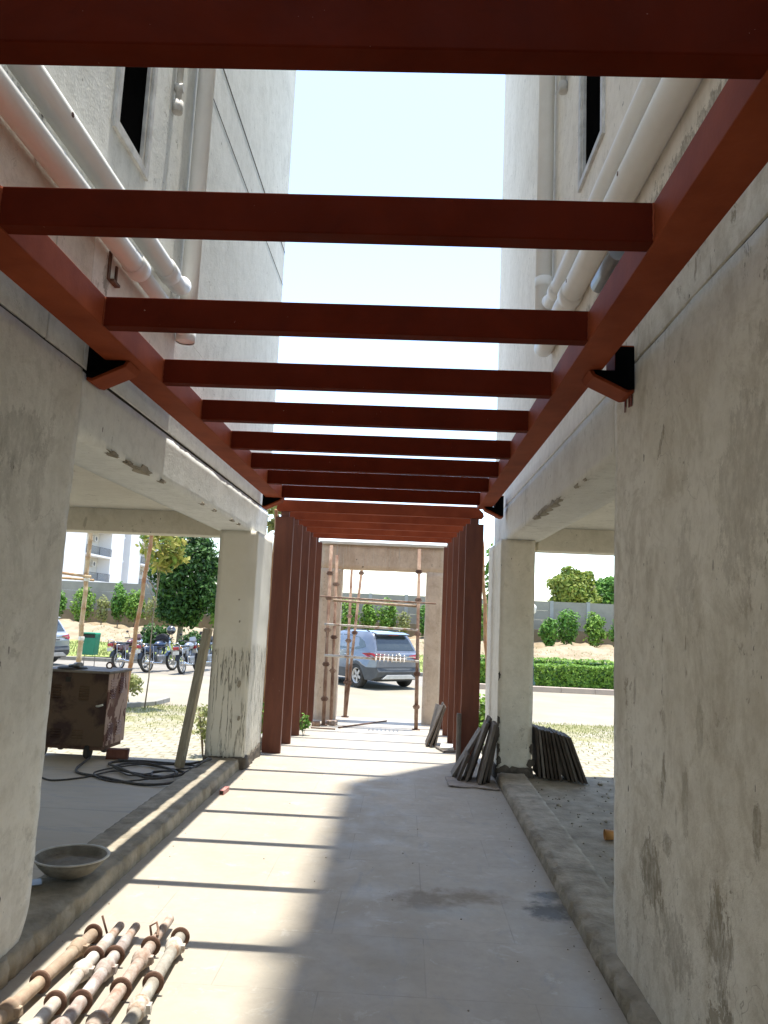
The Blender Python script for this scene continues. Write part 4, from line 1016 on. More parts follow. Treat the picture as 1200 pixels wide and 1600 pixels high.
# bamboo and saplings
def bamboo(a, b, r, label, mat='bamboo', group='bamboo stakes supporting saplings'):
    a, b = Vector(a), Vector(b); L = (b - a).length; n = int(L / .32); pts = []; rr = []
    for i in range(n + 1):
        p = a.lerp(b, i / n) + Vector((.012 * math.sin(i * 2.1), 0, 0))
        for dz, k in ((-.02, 1), (0, 1.22), (.02, 1)):
            pts.append(p + (b - a).normalized() * dz); rr.append(r * k * (1 - .25 * i / n))
    o = MB().tube([p - a for p in pts], rr, 9).build('bamboo_stake', mat); o.location = a; return tag(o, label, 'bamboo stake', group)
bamboo((-6.31, 15, -.45), (-6.32, 15, 4.2), .05, 'upright bamboo stake rising behind the welding machine, left of the green bin', 'bamboo_pale')
bamboo((-5.36, 15, -.45), (-4.98, 15, 4.4), .045, 'slanting reddish bamboo stake beside the yellow-leaved sapling')
bamboo((-7.6, 14.9, 2.28), (-6.22, 14.93, 2.15), .035, 'upper horizontal bamboo pole tied to the upright stake behind the welder', 'bamboo_pale')
bamboo((-7.6, 15.1, 2.14), (-6.22, 15.08, 2.09), .03, 'lower horizontal bamboo pole tied to the upright stake behind the welder', 'bamboo_pale')
bamboo((-2.02, 11.25, -.45), (-1.97, 11.25, 3.12), .035, 'bamboo stake standing just left of the nearest left red post')
bamboo((1.57, 14, -.45), (1.32, 14, 3.3), .04, 'bamboo stake standing just right of the nearest right red post')
m = MB()
for (x, z) in ((-6.3, 2.1), (-6.3, .95), (-6.31, 3.3)): m.lathe([(.052, -.04), (.062, 0), (.052, .04)], (x, 15, z), 10)
tag(m.build('twine', 'cap'), 'pale twine wrapped round the upright bamboo stake', 'twine')
def sapling(x, y, h, w, mat, label, seed, n=220, base=-.41, lean=(0, 0), size=.10, lowest=.72):
    T = thing('sapling', label, 'sapling', (x, y, base)); rnd = random.Random(seed); m = MB()
    top = Vector((lean[0], lean[1], h)); pts = [top * (i / 6) + Vector((.03 * math.sin(i * 1.7), .02 * math.cos(i * 2), 0)) for i in range(7)]
    m.tube(pts, [.015 - .0013 * i for i in range(7)], 7)
    for k in range(7):
        t = rnd.uniform(lowest - .15, .95); p = top * t; a = rnd.uniform(0, 2 * PI); q = p + Vector((math.cos(a) * w * .45, math.sin(a) * w * .45, h * .12)); m.tube([p, p.lerp(q, .5) + Vector((0, 0, .02)), q], [.010, .008, .004], 5)
    m.build('trunk', 'bark', T)
    leaves(clumps((lean[0], lean[1], h * (1 + lowest) / 2), (w / 2, w / 2, h * (1 - lowest) / 2), 9, .38, seed), n, size, seed, flat=.2, aspect=2.2).build('crown', mat, T)
    return T
sapling(-5.15, 15.6, 3.75, 1.15, 'leaf_yellow', 'yellow-leaved sapling tied to the slanting bamboo behind the left opening', 21, 420, lean=(.1, 0), lowest=.70)
sapling(-1.93, 11.45, 3.75, .36, 'leaf_dry', 'thin sapling with a tuft of pale leaves between the left column and red posts', 22, 60, lean=(-.08, 0), lowest=.84, size=.09)
sapling(1.62, 14.3, 3.65, .42, 'leaf_mid', 'thin sapling with sparse leaves between the right red post and right column', 23, 90, lean=(-.05, 0), lowest=.5, size=.10)

# ================================================================== BACKGROUND GREEN
g = 'shrubs planted in a row before the boundary wall'
rows = [(-19.8, 1.1, 1.5, 'leaf_mid'), (-18.4, 1.35, 1.6, 'leaf_bright'), (-17.0, .8, 1.3, 'leaf_dry'), (-16.3, 1.0, 1.75, 'leaf_mid'), (-15.3, 1.15, 1.6, 'leaf_bright'), (-14.1, 1.1, 1.4, 'leaf_dry'), (-13.2, 1.3, 1.7, 'leaf_mid'), (-11.9, 1.2, 1.6, 'leaf_mid'),
        (-10.5, 1.1, 1.5, 'leaf_bright'), (-9.3, 1.0, 1.4, 'leaf_mid'), (-8.0, 1.2, 1.7, 'leaf_bright'), (-6.6, 1.0, 1.4, 'leaf_bright'), (-5.2, 1.1, 1.5, 'leaf_mid'), (-3.1, 1.15, 1.65, 'leaf_bright'), (-2.1, 1.0, 1.5, 'leaf_bright'), (-1.0, 1.1, 1.55, 'leaf_bright'), (-.1, .8, 1.2, 'leaf_dry'), (1.1, 1.0, 1.5, 'leaf_mid'),
        (4.4, 1.3, 1.8, 'leaf_bright'), (5.7, .9, 1.3, 'leaf_mid'), (6.6, 1.1, 1.3, 'leaf_bright'), (7.9, 1.1, 1.3, 'leaf_mid'), (9.0, 1.3, 1.7, 'leaf_mid'), (10.5, 1.2, 1.6, 'leaf_bright'), (11.8, 1.1, 1.4, 'leaf_mid'), (13.2, 1.1, 1.5, 'leaf_bright')]
base_lab = {'leaf_mid': 'mid-green', 'leaf_bright': 'bright green', 'leaf_dry': 'thin yellowish'}
places = {-19.8: 'far left behind the left pier', -18.4: 'directly above the silver car', -17.0: 'just right of the upright bamboo stake', -16.3: 'narrow, left of the slanting bamboo', -15.3: 'broad, left of the slanting bamboo stake', -14.1: 'behind the slanting bamboo stake',
          -13.2: 'just left of the big dark tree', -11.9: 'behind the big dark tree', -10.5: 'behind the big dark tree trunk', -9.3: 'behind the top of the leaning plank', -8.0: 'behind the cracked left column', -6.6: 'in the gap beside the left red posts',
          -5.2: 'behind the left red posts', -3.1: 'leftmost seen through the gateway', -2.1: 'second from left seen through the gateway', -1.0: 'third from left through the gateway', -.1: 'above the rear of the car', 1.1: 'at the right jamb of the gateway',
          4.4: 'in the gap beside the right column', 5.7: 'behind the right column', 6.6: 'leftmost seen through the right opening', 7.9: 'second from left in the right opening', 9.0: 'tallest in the right opening, left of a wall post', 10.5: 'second from right in the right opening', 11.8: 'rightmost in the right opening', 13.2: 'hidden by the right pier'}
for k, (x, w, h, mt) in enumerate(rows):
    plant('shrub', (x, 43.3 + .35 * math.sin(k * 2.3)), h * 1.5, w * 1.2, mt, '%s shrub by the boundary wall, %s' % (base_lab[mt], places[x]), 'shrub', 100 + k, 1500 if mt != 'leaf_dry' else 450, (.105), g, 6, True, .02, 26, .27, z=.34 if x < 3 else .15, rad_t=.035)
# dark tree
T = thing('tree', 'large dense dark green tree behind the motorcycles, seen through the left opening', 'tree', (-9.2, 31.4, -.35))
m = MB().tube([(0, 0, -.1), (.05, 0, 1.2), (-.05, .05, 2.6), (.05, 0, 4.2)], [.13, .11, .09, .05], 9)
for k in range(9):
    a = k * 2.4; zz = 1.2 + k * .33; m.tube([(0, 0, zz), (.5 * math.cos(a), .5 * math.sin(a), zz + .4), (1.1 * math.cos(a), 1.1 * math.sin(a), zz + .7)], [.06, .04, .015], 6)
m.build('trunk', 'bark', T)
bl = clumps((.15, 0, 3.2), (1.7, 1.5, 2.4), 46, .25, 31, .5) + clumps((-.1, 0, 1.9), (1.0, 1.0, .7), 8, .4, 32)
leaves(bl, 16000, .12, 33, flat=.3).build('crown', 'leaf_dark', T)
plant('bush', (-9.6, 29.6), 1.35, 1.5, 'leaf_dark', 'dark bush under the big dark tree, right behind the motorcycles', 'bush', 41, 1600, .10, lowest=.05, z=-.33)
plant('bush', (-8.1, 29.4), 1.1, 1.3, 'leaf_dark', 'low dark bush behind the right-hand motorcycle', 'bush', 42, 1300, .10, lowest=.05, z=-.33)
# right far trees
def bigtree(x, y, h, w, mat, label, seed, n=13000, size=.24):
    T = thing('tree', label, 'tree', (x, y, 0), 0, 'trees beyond the boundary wall'); m = MB().tube([(0, 0, -.5), (.1, 0, h * .3), (0, 0, h * .7)], [.3, .22, .1], 8)
    for k in range(7):
        a = k * 2.4; m.tube([(0, 0, h * .35), (w * .2 * math.cos(a), w * .2 * math.sin(a), h * .55), (w * .38 * math.cos(a), w * .38 * math.sin(a), h * .7)], [.14, .09, .03], 6)
    m.build('trunk', 'bark', T)
    leaves(clumps((0, 0, h * .60), (w / 2, w / 2, h * .36), 70, .22, seed, .4), n, size, seed, flat=.4).build('crown', mat, T)
bigtree(13.9, 65, 6.9, 4.9, 'leaf_olive', 'rounded olive-green tree beyond the wall, left one in the right opening', 51)
bigtree(17.6, 68, 6.3, 4.6, 'leaf_mid', 'darker green tree beyond the wall, at the right edge of the right opening', 52)
bigtree(15.9, 72, 5.0, 4.0, 'leaf_olive', 'low olive tree filling the dip between the two trees beyond the wall', 53, 4000)
# hedge
Hd = thing('hedge', 'clipped bright green hedge behind the pinkish kerb, seen through the right opening', 'hedge', (8, 25.2, -.32))
rnd = random.Random(61); m = MB(); m2 = MB()
for _ in range(24000):
    x = rnd.uniform(-6.2, 7); face = rnd.random(); t = .05 * noise.noise(Vector((x * 1.2, 0, 0)))
    row2 = rnd.random() < .3
    y0_, y1_, hh = (-.95, .0, .66 + t) if not row2 else (.7, 1.6, .78 + t)
    if face < .55: p = Vector((x, y0_ + abs(rnd.gauss(0, .05)), rnd.uniform(0.02, hh)))
    else: p = Vector((x, rnd.uniform(y0_, y1_), hh - abs(rnd.gauss(0, .04))))
    p += Vector((0, .08 * noise.noise(p * 2.2), .07 * noise.noise(p * 2.5 + Vector((5, 5, 5)))))
    nr = (Vector((0, -1, .4)) if face < .55 else Vector((0, -.2, 1))) + Vector((rnd.gauss(0, .6), rnd.gauss(0, .6), rnd.gauss(0, .6))); nr.normalize()
    u = nr.cross(Vector((rnd.gauss(0, 1), rnd.gauss(0, 1), rnd.gauss(0, 1)))).normalized(); w = nr.cross(u); s = rnd.uniform(.03, .07)
    m.add((p - u * s, p - w * s * .6, p + u * s, p + w * s * .6), ((0, 1, 2, 3),))
m.build('foliage', 'leaf_bright', Hd)
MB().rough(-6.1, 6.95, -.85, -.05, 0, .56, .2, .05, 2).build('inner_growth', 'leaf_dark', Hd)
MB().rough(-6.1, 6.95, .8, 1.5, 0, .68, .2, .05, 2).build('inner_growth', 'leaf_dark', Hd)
# lamp post
Lp = thing('lamp_post', 'dark green garden lamp post half hidden behind the right column', 'lamp post', (3.93, 24.1, -.3))
MB().lathe([(.11, 0), (.11, .12), (.07, .15), (.055, .5), (.075, .52), (.075, .56), (.045, .58), (.04, 1.15), (.055, 1.17), (.04, 1.2), (.035, 2.2), (.001, 2.2)], (0, 0, 0), 14).build('pole', 'lamp_green', Lp)
MB().lathe([(.04, 2.2), (.09, 2.24), (.11, 2.42), (.04, 2.5), (.001, 2.52)], (0, 0, 0), 14).build('lamp_shade', 'cap', Lp)

# ================================================================== BOUNDARY WALL
BW = thing('boundary_wall', 'long grey precast boundary wall behind the row of shrubs', 'wall', (0, 45, 0))
m = MB()
for k in range(-17, 12):
    for (za, zb) in ((1.25, 1.78), (1.785, 2.33), (2.335, 2.86)): m.box(k * 2.1 + .1, (k + 1) * 2.1 - .1, -.03, .03, za, zb)
m.build('panel', 'wall_grey', BW)
MB().box(-36, 26, -.08, .12, -.5, 1.245).build('footing', 'wall_brown', BW)
for k in range(-17, 13):
    MB().box(k * 2.1 - .1, k * 2.1 + .1, -.07, .09, 1.2, 2.90).build('wall_post', 'wall_post', BW)
# ================================================================== APARTMENT BLOCK FAR LEFT
AX = -36
A = thing('apartment_building', 'distant white apartment block with railed balconies beyond the boundary wall', 'building', (AX, 95, -.5))
inv = Matrix.Translation((-AX, -95, .5))
def ap(mb, n, mat, parent=None, bev=0):
    o = mb.build(n, mat, parent or A, bev)
    if not parent: o.matrix_parent_inverse = inv
    return o
ap(MB().box(AX - 14, AX - 1.5, 70, 116, -.5, 16.5), 'wall', 'apt_cream')
for (a, b, mt) in ((70, 84.6, 'apt_white'), (91.9, 96.0, 'apt_white'), (98.3, 102.4, 'apt_white'), (109.2, 113.0, 'apt_white')): ap(MB().box(AX - 1.5, AX, a, b, -.5, 17), 'pier', mt)
ap(MB().box(AX - 1.45, AX - .9, 97.2, 98.29, -.5, 16.8), 'pier', 'apt_grey')
for fl in (1, 4, 7, 10, 13):
    for (a, b) in ((84.61, 91.89), (102.41, 109.19)):
        s = ap(MB().box(AX - 1.49, AX + .15, a, b, fl - .05, fl + .16), 'balcony', 'apt_white')
        m = MB()
        m.box(AX + .07, AX + .11, a, b, fl + 1.05, fl + 1.10); m.box(AX + .07, AX + .11, a, b, fl + .25, fl + .28)
        y = a + .05
        while y < b: m.box(AX + .08, AX + .10, y, y + .025, fl + .16, fl + 1.05); y += .17 
        for yy in (a, (a + b) / 2, b - .05): m.box(AX + .06, AX + .12, yy, yy + .05, fl + .16, fl + 1.1)
        m.build('railing', 'grey_cladding', s)
        d = ap(MB().box(AX - 1.5, AX - 1.44, a + .6, a + 2.4, fl + .16, fl + 2.2), 'balcony_door', 'frame_white')
        MB().box(AX - 1.445, AX - 1.42, a + .7, a + 1.45, fl + .3, fl + 2.1).build('pane', 'dark_glass', d); MB().box(AX - 1.445, AX - 1.42, a + 1.55, a + 2.3, fl + .3, fl + 2.1).build('pane', 'dark_glass', d)
        u = ap(MB().box(AX - 1.49, AX - 1.15, b - 2.2, b - 1.35, fl + 1.9, fl + 2.5), 'air_conditioner', 'frame_white')
        MB().lathe([(.001, .02), (.2, .02), (.22, 0), (.25, 0)], (AX - 1.145, b - 1.78, fl + 2.2), 16, 'x').build('fan', 'grey_cladding', u)
    w = ap(MB().box(AX - 1.5, AX - 1.42, 96.3, 97.0, fl + .8, fl + 2.2), 'window', 'apt_grey'); MB().box(AX - 1.42, AX - 1.4, 96.35, 96.95, fl + .85, fl + 2.15).build('pane', 'dark_glass', w)
    ap(MB().box(AX - 1.45, AX - .3, 96.01, 97.19, fl - .05, fl + .1), 'ledge', 'apt_white')
ap(MB().box(AX - 14.2, AX + .3, 69.8, 116.2, 17.0, 17.2), 'roof', 'apt_white')

# ================================================================== VEHICLES
def make_suv(label, loc, rz, paintm, group=None, clad='grey_cladding', details=True):
    """local: x forward from the rear bumper, y left"""
    T = thing('parked_car', label, 'car', loc, rz, group)
    Lg, wr, fx, rx = 4.25, .345, 3.42, .83
    def arch(cx, r=.41, n=10): return [(cx + r * math.cos(PI - PI * k / n), .28 + r * math.sin(PI - PI * k / n) * 1.08) for k in range(n + 1)]
    def wy(x, z):   # half width
        w = .905
        if x < .55: w -= .16 * ((.55 - x) / .55) ** 2
        if x > 3.6: w -= .26 * ((x - 3.6) / .65) ** 2
        w -= max(0, z - .72) * .16
        if z < .45: w -= (.45 - z) * .12
        return w
    def bodyprism(poly, name, mat, inset=0, parent=T, levels=((1, 0), (.975, .012), (.93, .0))):
        mb = MB(); n = len(poly); rings = []
        cx = sum(p[0] for p in poly) / n; cz = sum(p[1] for p in poly) / n
        for s in (1, -1):
            pass
        seq = [(1.0, .02), (.985, .006), (.95, 0), (0, 0), (-.95, 0), (-.985, .006), (-1.0, .02)]
        vs = []
        for (k, ins) in seq:
            for (x, z) in poly:
                dx, dz = cx - x, cz - z; l = math.hypot(dx, dz) or 1
                vs.append((x + dx / l * ins, k * (wy(x, z) - inset), z + dz / l * ins))
        fs = []
        for i in range(len(seq) - 1):
            for k in range(n): fs.append((i * n + k, i * n + (k + 1) % n, (i + 1) * n + (k + 1) % n, (i + 1) * n + k))
        fs += [tuple(range(n - 1, -1, -1)), tuple(range((len(seq) - 1) * n, len(seq) * n))]
        mb.add(vs, fs)
        o = mb.build(name, mat, parent)
        bm = bmesh.new(); bm.from_mesh(o.data); bmesh.ops.triangulate(bm, faces=[f for f in bm.faces if len(f.verts) > 4]); bmesh.ops.recalc_face_normals(bm, faces=bm.faces); bm.to_mesh(o.data); bm.free()
        return o
    upper = [(.03, .62), (.02, .80), (.06, .98), (.16, 1.03), (1.2, 1.02), (2.6, 1.01), (3.25, 1.0), (3.7, .95), (4.05, .86), (4.2, .74), (4.23, .60)] + [(3.95, .55)] + [(fx + .43 * math.cos(PI * k / 10), .30 + .43 * math.sin(PI * k / 10)) for k in range(3, 8)] + [(2.95, .52), (1.3, .52)] + [(rx + .43 * math.cos(PI * k / 10), .30 + .43 * math.sin(PI * k / 10)) for k in range(3, 8)] + [(.35, .60)]
    bodyprism(upper, 'body', paintm)
    lower = [(.02, .61), (-.03, .50), (.02, .36), (.18, .26)] + [(rx - .43, .26)] + [(rx + .40 * math.cos(PI - PI * k / 10), .26 + .42 * math.sin(PI - PI * k / 10)) for k in range(1, 10)] + [(rx + .43, .26), (fx - .43, .26)] + [(fx + .40 * math.cos(PI - PI * k / 10), .26 + .42 * math.sin(PI - PI * k / 10)) for k in range(1, 10)] + [(fx + .43, .26), (4.15, .28), (4.24, .45), (4.22, .61)] + \
            [(3.96, .56)] + [(fx + .47 * math.cos(PI * k / 10), .30 + .47 * math.sin(PI * k / 10)) for k in range(3, 8)] + [(2.95, .53), (1.3, .53)] + [(rx + .47 * math.cos(PI * k / 10), .30 + .47 * math.sin(PI * k / 10)) for k in range(3, 8)] + [(.34, .61)]
    bodyprism(lower, 'cladding', clad, -.012)
    MB().box(.2, 4.0, -.6, .6, .22, .60).build('underbody', 'black_plastic', T)
    # greenhouse
    rings = [(.16, 3.22, .80, 1.02), (.24, 2.98, .775, 1.16), (.40, 2.62, .71, 1.40), (.50, 2.36, .64, 1.53), (.66, 2.15, .58, 1.575), (.95, 1.9, .40, 1.60)]
    def ringpts(r):
        a, b, w, z = r; out = []
        for (u, s) in ((0, 1), (.06, 1.0), (.3, 1), (.6, 1), (.9, 1), (1, .93)): out.append((a + (b - a) * u, w * (.90 if u == 0 else (s if u < 1 else .86)), z))
        return out + [(x, -y, z_) for x, y, z_ in out[::-1]]
    mb = MB(); vs = []; nn = 12
    for r in rings: vs += ringpts(r)
    fs = [(i * nn + k, i * nn + (k + 1) % nn, (i + 1) * nn + (k + 1) % nn, (i + 1) * nn + k) for i in range(len(rings) - 1) for k in range(nn)] + [tuple(range((len(rings) - 1) * nn, len(rings) * nn))]
    mb.add(vs, fs, True); cab_ = mb.build('cabin', paintm, T)
    bm = bmesh.new(); bm.from_mesh(cab_.data); bmesh.ops.recalc_face_normals(bm, faces=bm.faces); bm.to_mesh(cab_.data); bm.free()
    b = cab_.modifiers.new('b', 'EDGE_SPLIT'); b.split_angle = R(40)
    # glass panels: side (u along, z height)
    def side_pt(u, z, s, off=.006):
        for r0, r1 in zip(rings[:-1], rings[1:]):
            if r0[3] <= z <= r1[3] + 1e-6:
                t = (z - r0[3]) / (r1[3] - r0[3]); a = r0[0] + (r1[0] - r0[0]) * t; bq = r0[1] + (r1[1] - r0[1]) * t; w = r0[2] + (r1[2] - r0[2]) * t
                return (u, s * (w + off), z)
    for s in (1, -1):
        for nm, poly in (('rear_quarter_window', [(.56, 1.16), (.72, 1.31), (1.02, 1.42), (1.10, 1.43), (1.12, 1.06), (.98, 1.07)]), ('rear_door_window', [(1.15, 1.06), (1.13, 1.43), (1.55, 1.47), (1.92, 1.47), (1.95, 1.06)]), ('front_door_window', [(2.02, 1.06), (2.0, 1.47), (2.25, 1.44), (2.62, 1.28), (2.85, 1.10), (2.80, 1.06)])):
            mb = MB(); pts = [side_pt(u, z, s) for u, z in poly]; c = Vector((0, 0, 0))
            for p in pts: c += Vector(p)
            c /= len(pts); pts2 = pts + [tuple(c)]
            mb.add(pts2, [((i, (i + 1) % len(pts), len(pts)) if s < 0 else ((i + 1) % len(pts), i, len(pts))) for i in range(len(pts))]); mb.build(nm, 'car_glass', T)
    # rear glass
    def rear_pt(v, z, off=.008):
        for r0, r1 in zip(rings[:-1], rings[1:]):
            if r0[3] <= z <= r1[3] + 1e-6:
                t = (z - r0[3]) / (r1[3] - r0[3]); return (r0[0] + (r1[0] - r0[0]) * t - off, v, z)
    MB().add([rear_pt(.66, 1.09, .012), rear_pt(.62, 1.16, .012), rear_pt(.60, 1.28, .012), rear_pt(.56, 1.40, .012), rear_pt(.52, 1.46, .012), rear_pt(-.52, 1.46, .012), rear_pt(-.56, 1.40, .012), rear_pt(-.60, 1.28, .012), rear_pt(-.62, 1.16, .012), rear_pt(-.66, 1.09, .012)], ((9, 8, 1, 0), (8, 7, 2, 1), (7, 6, 3, 2), (6, 5, 4, 3))).build('rear_window', 'car_glass', T)
    MB().add([(2.99, .62, 1.16), (2.99, -.62, 1.16), (2.46, -.52, 1.50), (2.46, .52, 1.50)], ((0, 1, 2, 3),)).build('windscreen', 'car_glass', T)
    MB().prism([(.30, 1.535), (.62, 1.585), (.62, 1.565), (.34, 1.50)], 'y', -.56, .56).build('spoiler', paintm, T, .006)
    MB().box(.318, .33, -.17, .17, 1.503, 1.524).build('brake_light', 'red_lamp', T)
    for s in (1, -1):
        MB().tube([(.75, s * .55, 1.585), (.9, s * .57, 1.63), (1.9, s * .57, 1.63), (2.1, s * .55, 1.585)], .016, 8).build('roof_rail', 'black_plastic', T)
        # wedge tail lamp wrapping the corner
        def bp(x, z, o=.012): return (x, s * (wy(x, z) + o), z)
        q = [bp(.62, .985), bp(.30, 1.01), (.06, s * (wy(.03, .9) - .02), 1.0), (-.005, s * .34, .955), (-.008, s * .34, .925), (-.008, s * (wy(.03, .8) - .08), .83), bp(.14, .82), bp(.30, .88), bp(.60, .975)]
        mb = MB(); mb.add(q + [(.03, s * (wy(.03, .88) + .01), .885)], [((i, (i + 1) % 9, 9) if s > 0 else ((i + 1) % 9, i, 9)) for i in range(9)]); mb.build('tail_lamp', 'red_lamp', T)
        for xx in (1.35, 2.25):
            MB().tube([(xx, s * (wy(xx, .9) + .005), .90), (xx + .03, s * (wy(xx, .9) + .03), .905), (xx + .17, s * (wy(xx, .9) + .03), .905), (xx + .2, s * (wy(xx, .9) + .005), .90)], .012, 6).build('door_handle', 'chrome', T)
        MB().ball((2.72, s * .98, 1.08), .1, (.6, 1, .65)).build('side_mirror', paintm, T)
        m = MB()
        for xx in (1.15, 2.02, 2.98): m.box(xx, xx + .007, s * (wy(xx, .8)) - .004, s * (wy(xx, .8)) + .004, .54, .98)
        m.build('door_seam', 'black_plastic', T)
    MB().box(-.012, .0, -.60, .60, .905, .925).build('chrome_strip', 'chrome', T)
    pl = MB().box(-.016, -.002, -.26, .26, .78, .88).build('number_plate', 'white_plate', T, .004)
    m = MB(); rr = random.Random(2); y = -.22
    while y < .2:
        w = rr.uniform(.022, .036); m.box(-.020, -.0165, y, y + w, .805, .855); y += w + .018
    m.build('plate_marks', 'plate_ink', pl)
    MB().lathe([(.001, -.008), (.045, -.008), (.05, .0)], (-.003, 0, .965), 16, 'x').build('badge', 'chrome', T)
    MB().prism([(-.60, .30), (-.42, .42), (.42, .42), (.60, .30)], 'x', -.045, .05).build('skid_plate', 'alloy', T, .01)
    for (cx, s) in ((rx, 1), (rx, -1), (fx, 1), (fx, -1)):
        w = MB().lathe([(.22, -.10), (.31, -.105), (.335, -.085), (.345, -.05), (.345, .05), (.335, .085), (.31, .105), (.22, .10)], (cx, s * .80, .345), 32, 'y').build('wheel', 'rubber', T)
        m = MB().lathe([(.001, s * .055), (.05, s * .06), (.055, s * .04)], (cx, s * .80, .345), 20, 'y'); m.lathe([(.185, s * .02), (.20, s * .085), (.222, s * .10), (.225, s * .08)], (cx, s * .80, .345), 32, 'y')
        for k in range(5):
            a = 2 * PI * k / 5 + .3; M_ = Matrix.Translation((cx, s * .80, .345)) @ Matrix.Rotation(a, 4, 'Y')
            m.prism([(.03, -.042), (.205, -.03), (.205, .03), (.03, .042)], 'y', s * .04, s * .075, Matrix.Translation((cx, s * .80, .345)) @ Matrix.Rotation(a, 4, 'Y'))
        m.build('rim', 'alloy', w)
        MB().lathe([(.001, s * .0), (.20, s * .0)], (cx, s * .80, .345), 20, 'y').build('brake_backing', 'black_plastic', w)
    return T
ang = math.atan2(.80, -.60)
make_suv('blue-silver SUV parked beyond the gateway, its rear and left side showing', (-.13, 22.1, -.415), ang, 'suv_paint')
make_suv('light silver car at the left edge, only its rear corner showing past the left pier', (-11.25, 24.7, -.415), R(163), 'silver_paint')

def make_bike(label, loc, rz, tank, lean=-8, extras=0):
    T = thing('motorcycle', label, 'motorcycle', loc, rz, 'motorcycles parked along the lawn kerb'); T.rotation_euler = (R(lean), 0, rz)
    for (cx, nm) in ((0, 'wheel'), (1.27, 'wheel')):
        w = MB().lathe([(.245, -.035), (.275, -.045), (.30, -.03), (.305, 0), (.30, .03), (.275, .045), (.245, .035)], (cx, 0, .305), 26, 'y').build(nm, 'rubber', T)
        m = MB().lathe([(.215, -.025), (.245, -.034), (.245, .034), (.215, .025), (.215, -.025)], (cx, 0, .305), 26, 'y'); m.lathe([(.001, -.05), (.05, -.05), (.055, 0), (.05, .05), (.001, .05)], (cx, 0, .305), 14, 'y')
        for k in range(5):
            a = 2 * PI * k / 5; m.tube([(cx + .04 * math.cos(a), 0, .305 + .04 * math.sin(a)), (cx + .225 * math.cos(a), 0, .305 + .225 * math.sin(a))], .014, 6)
        m.build('rim', 'alloy', w)
    m = MB(); m.tube([(.95, 0, .80), (.62, 0, .74), (.1, 0, .76), (-.22, 0, .80)], .025, 8); m.tube([(.95, 0, .80), (.75, 0, .35), (.40, 0, .27), (.32, 0, .72)], .024, 8)
    for s in (1, -1): m.tube([(0, s * .09, .305), (.38, s * .09, .33)], .018, 6); m.tube([(.02, s * .11, .33), (.12, s * .12, .70)], .024, 8)
    m.build('frame', 'black_plastic', T)
    m = MB().rough(.42, .80, -.12, .12, .25, .52, .07, .012, 8); m.tube([(.58, 0, .45), (.66, 0, .68)], .085, 10); m.build('engine', 'metal_grey', T)
    MB().tube([(.62, -.12, .36), (.50, -.16, .25), (.1, -.17, .27), (-.22, -.17, .34)], [.022, .025, .04, .045], 10).build('exhaust', 'chrome', T)
    m = MB().ball((.70, 0, .84), .2, (1.25, .66, .62), 18, 12); m.build('fuel_tank', tank, T)
    MB().prism([(.50, .80), (.46, .86), (.1, .86), (-.24, .90), (-.26, .85), (.0, .79)], 'y', -.12, .12).build('saddle', 'black_plastic', T, .03)
    MB().prism([(.44, .80), (.1, .78), (-.36, .86), (-.34, .78), (.0, .62), (.38, .60)], 'y', -.105, .105).build('side_panel', tank, T, .02)
    m = MB()
    for k in range(9):
        a0, a1 = R(20 + k * 16), R(20 + (k + 1) * 16); r = .345
        m.add([(r * math.cos(a0) * -1, -.07, .305 + r * math.sin(a0)), (r * math.cos(a0) * -1, .07, .305 + r * math.sin(a0)), (r * math.cos(a1) * -1, .07, .305 + r * math.sin(a1)), (r * math.cos(a1) * -1, -.07, .305 + r * math.sin(a1))], ((0, 1, 2, 3),))
    o = m.build('rear_mudguard', 'black_plastic', T); o.modifiers.new('s', 'SOLIDIFY').thickness = .012
    m = MB()
    for k in range(8):
        a0, a1 = R(30 + k * 15), R(30 + (k + 1) * 15); r = .335
        m.add([(1.27 - r * math.cos(a0), -.06, .305 + r * math.sin(a0)), (1.27 - r * math.cos(a0), .06, .305 + r * math.sin(a0)), (1.27 - r * math.cos(a1), .06, .305 + r * math.sin(a1)), (1.27 - r * math.cos(a1), -.06, .305 + r * math.sin(a1))], ((0, 1, 2, 3),))
    o = m.build('front_mudguard', tank, T); o.modifiers.new('s', 'SOLIDIFY').thickness = .012
    m = MB()
    for s in (1, -1): m.tube([(1.27, s * .08, .305), (1.02, s * .08, .90)], .022, 8)
    m.build('fork', 'chrome', T)
    m = MB().tube([(.86, -.36, 1.03), (.95, -.30, 1.02), (1.0, -.1, .97), (1.0, .1, .97), (.95, .30, 1.02), (.86, .36, 1.03)], .014, 8); m.tube([(.82, -.37, 1.03), (.93, -.31, 1.02)], .02, 8); m.tube([(.82, .37, 1.03), (.93, .31, 1.02)], .02, 8); m.build('handlebar', 'black_plastic', T)
    for s in (1, -1):
        m = MB().tube([(.95, s * .26, 1.02), (.93, s * .32, 1.2)], .007, 6); m.ball((.92, s * .34, 1.23), .05, (.35, 1.1, .75)); m.build('mirror', 'black_plastic', T)
        MB().ball((-.28, s * .13, .80), .03, (1, 1, .8)).build('indicator', 'tan', T)
    m = MB().ball((1.10, 0, .88), .10, (.8, 1, 1)); m.build('headlamp', 'chrome', T)
    MB().prism([(1.0, .92), (1.14, 1.0), (1.02, 1.12), (.98, 1.0)], 'y', -.1, .1).build('cowl', tank, T, .01)
    MB().box(-.40, -.33, -.085, .085, .745, .835).build('tail_lamp', 'red_lamp', T, .012)
    MB().box(-.40, -.385, -.10, .10, .60, .71).build('number_plate', 'white_plate', T, .003)
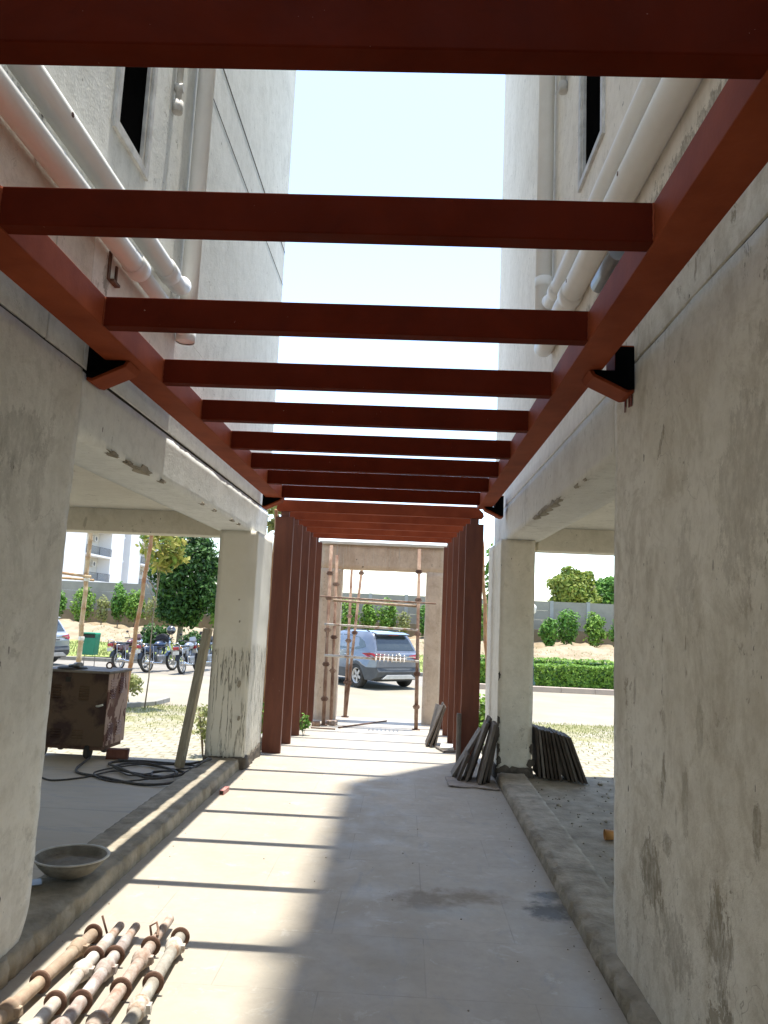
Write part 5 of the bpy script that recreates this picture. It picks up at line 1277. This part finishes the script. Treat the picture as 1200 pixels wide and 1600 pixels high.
    m = MB(); m.tube([(-.30, -.11, .86), (-.36, -.08, .95), (-.36, .08, .95), (-.30, .11, .86)], .012, 8); m.tube([(-.30, .11, .86), (.05, .12, .86)], .012, 8); m.tube([(-.30, -.11, .86), (.05, -.12, .86)], .012, 8); m.build('grab_rail', 'chrome', T)
    m = MB()
    for s in (1,): m.tube([(-.25, -.16, .30), (-.25, -.16, .78), (.15, -.16, .80), (.15, -.16, .32), (-.25, -.16, .30)], .01, 6)
    m.build('leg_guard', 'chrome', T)
    MB().tube([(.45, .1, .27), (.40, .30, .02)], .012, 6).build('side_stand', 'chrome', T)
    return T
make_bike('dark blue motorcycle with a black helmet and jacket on its handlebar', (-7.92, 23.95, -.415), R(70), 'tank_blue')
make_bike('maroon motorcycle at the far left, partly behind the slanting bamboo stake', (-8.95, 24.35, -.415), R(72), 'tank_maroon')
make_bike('grey motorcycle showing its red tail lamp and pale plate, left of the leaning plank', (-6.82, 23.95, -.415), R(84), 'tank_grey')
make_bike('black motorcycle half hidden behind the leaning wooden plank', (-6.62, 25.3, -.415), R(80), 'tank_black')
hx = Vector((-7.92 + 1.0 * math.cos(R(70)), 23.95 + 1.0 * math.sin(R(70)), -.415))
H = thing('helmet', 'black full-face helmet hung on the handlebar of the dark blue motorcycle', 'helmet', (hx.x + .03, hx.y, hx.z + 1.18))
MB().ball((0, 0, .11), .145, (1, 1.05, 1), 20, 14).build('shell', 'tank_black', H); MB().ball((.03, -.07, .10), .115, (1, .9, .5), 16, 10).build('visor', 'car_glass', H)
m = MB().rough(-.22, .16, -.10, .10, -.02, .16, .05, .035, 7); m.v = [(x, y, z - abs(x + .02) * .35) for x, y, z in m.v]
o = m.build('jacket', 'jacket'); o.location = (hx.x - .16, hx.y - .12, hx.z + 1.02); tag(o, 'black jacket bundled over the handlebar of the dark blue motorcycle', 'jacket')

# dustbin
D = thing('dustbin', 'green plastic litter bin with slotted top on a thin metal stand', 'dustbin', (-10.3, 25.3, -.415), R(-8))
D.scale = (.86, .86, .88)
MB().prism([(-.24, .42), (.24, .42), (.29, 1.05), (-.29, 1.05)], 'y', -.17, .17).build('bin_body', 'dustbin', D, .02)
MB().box(-.27, .27, -.165, -.15, 1.05, 1.16).build('slot', 'black_gap', D)
m = MB().box(-.29, -.25, -.17, .17, 1.052, 1.18); m.box(.25, .29, -.17, .17, 1.052, 1.18); m.box(-.25, .25, .13, .17, 1.052, 1.18); m.build('rim', 'dustbin', D, .006)
MB().prism([(-.31, 1.182), (.31, 1.182), (.26, 1.24), (-.26, 1.24)], 'y', -.20, .19).build('lid', 'dustbin', D, .015)
for s in (1, -1): MB().tube([(s * .22, 0, -.0), (s * .22, 0, .5), (s * .25, 0, .52)], .014, 8).build('leg', 'metal_grey', D)
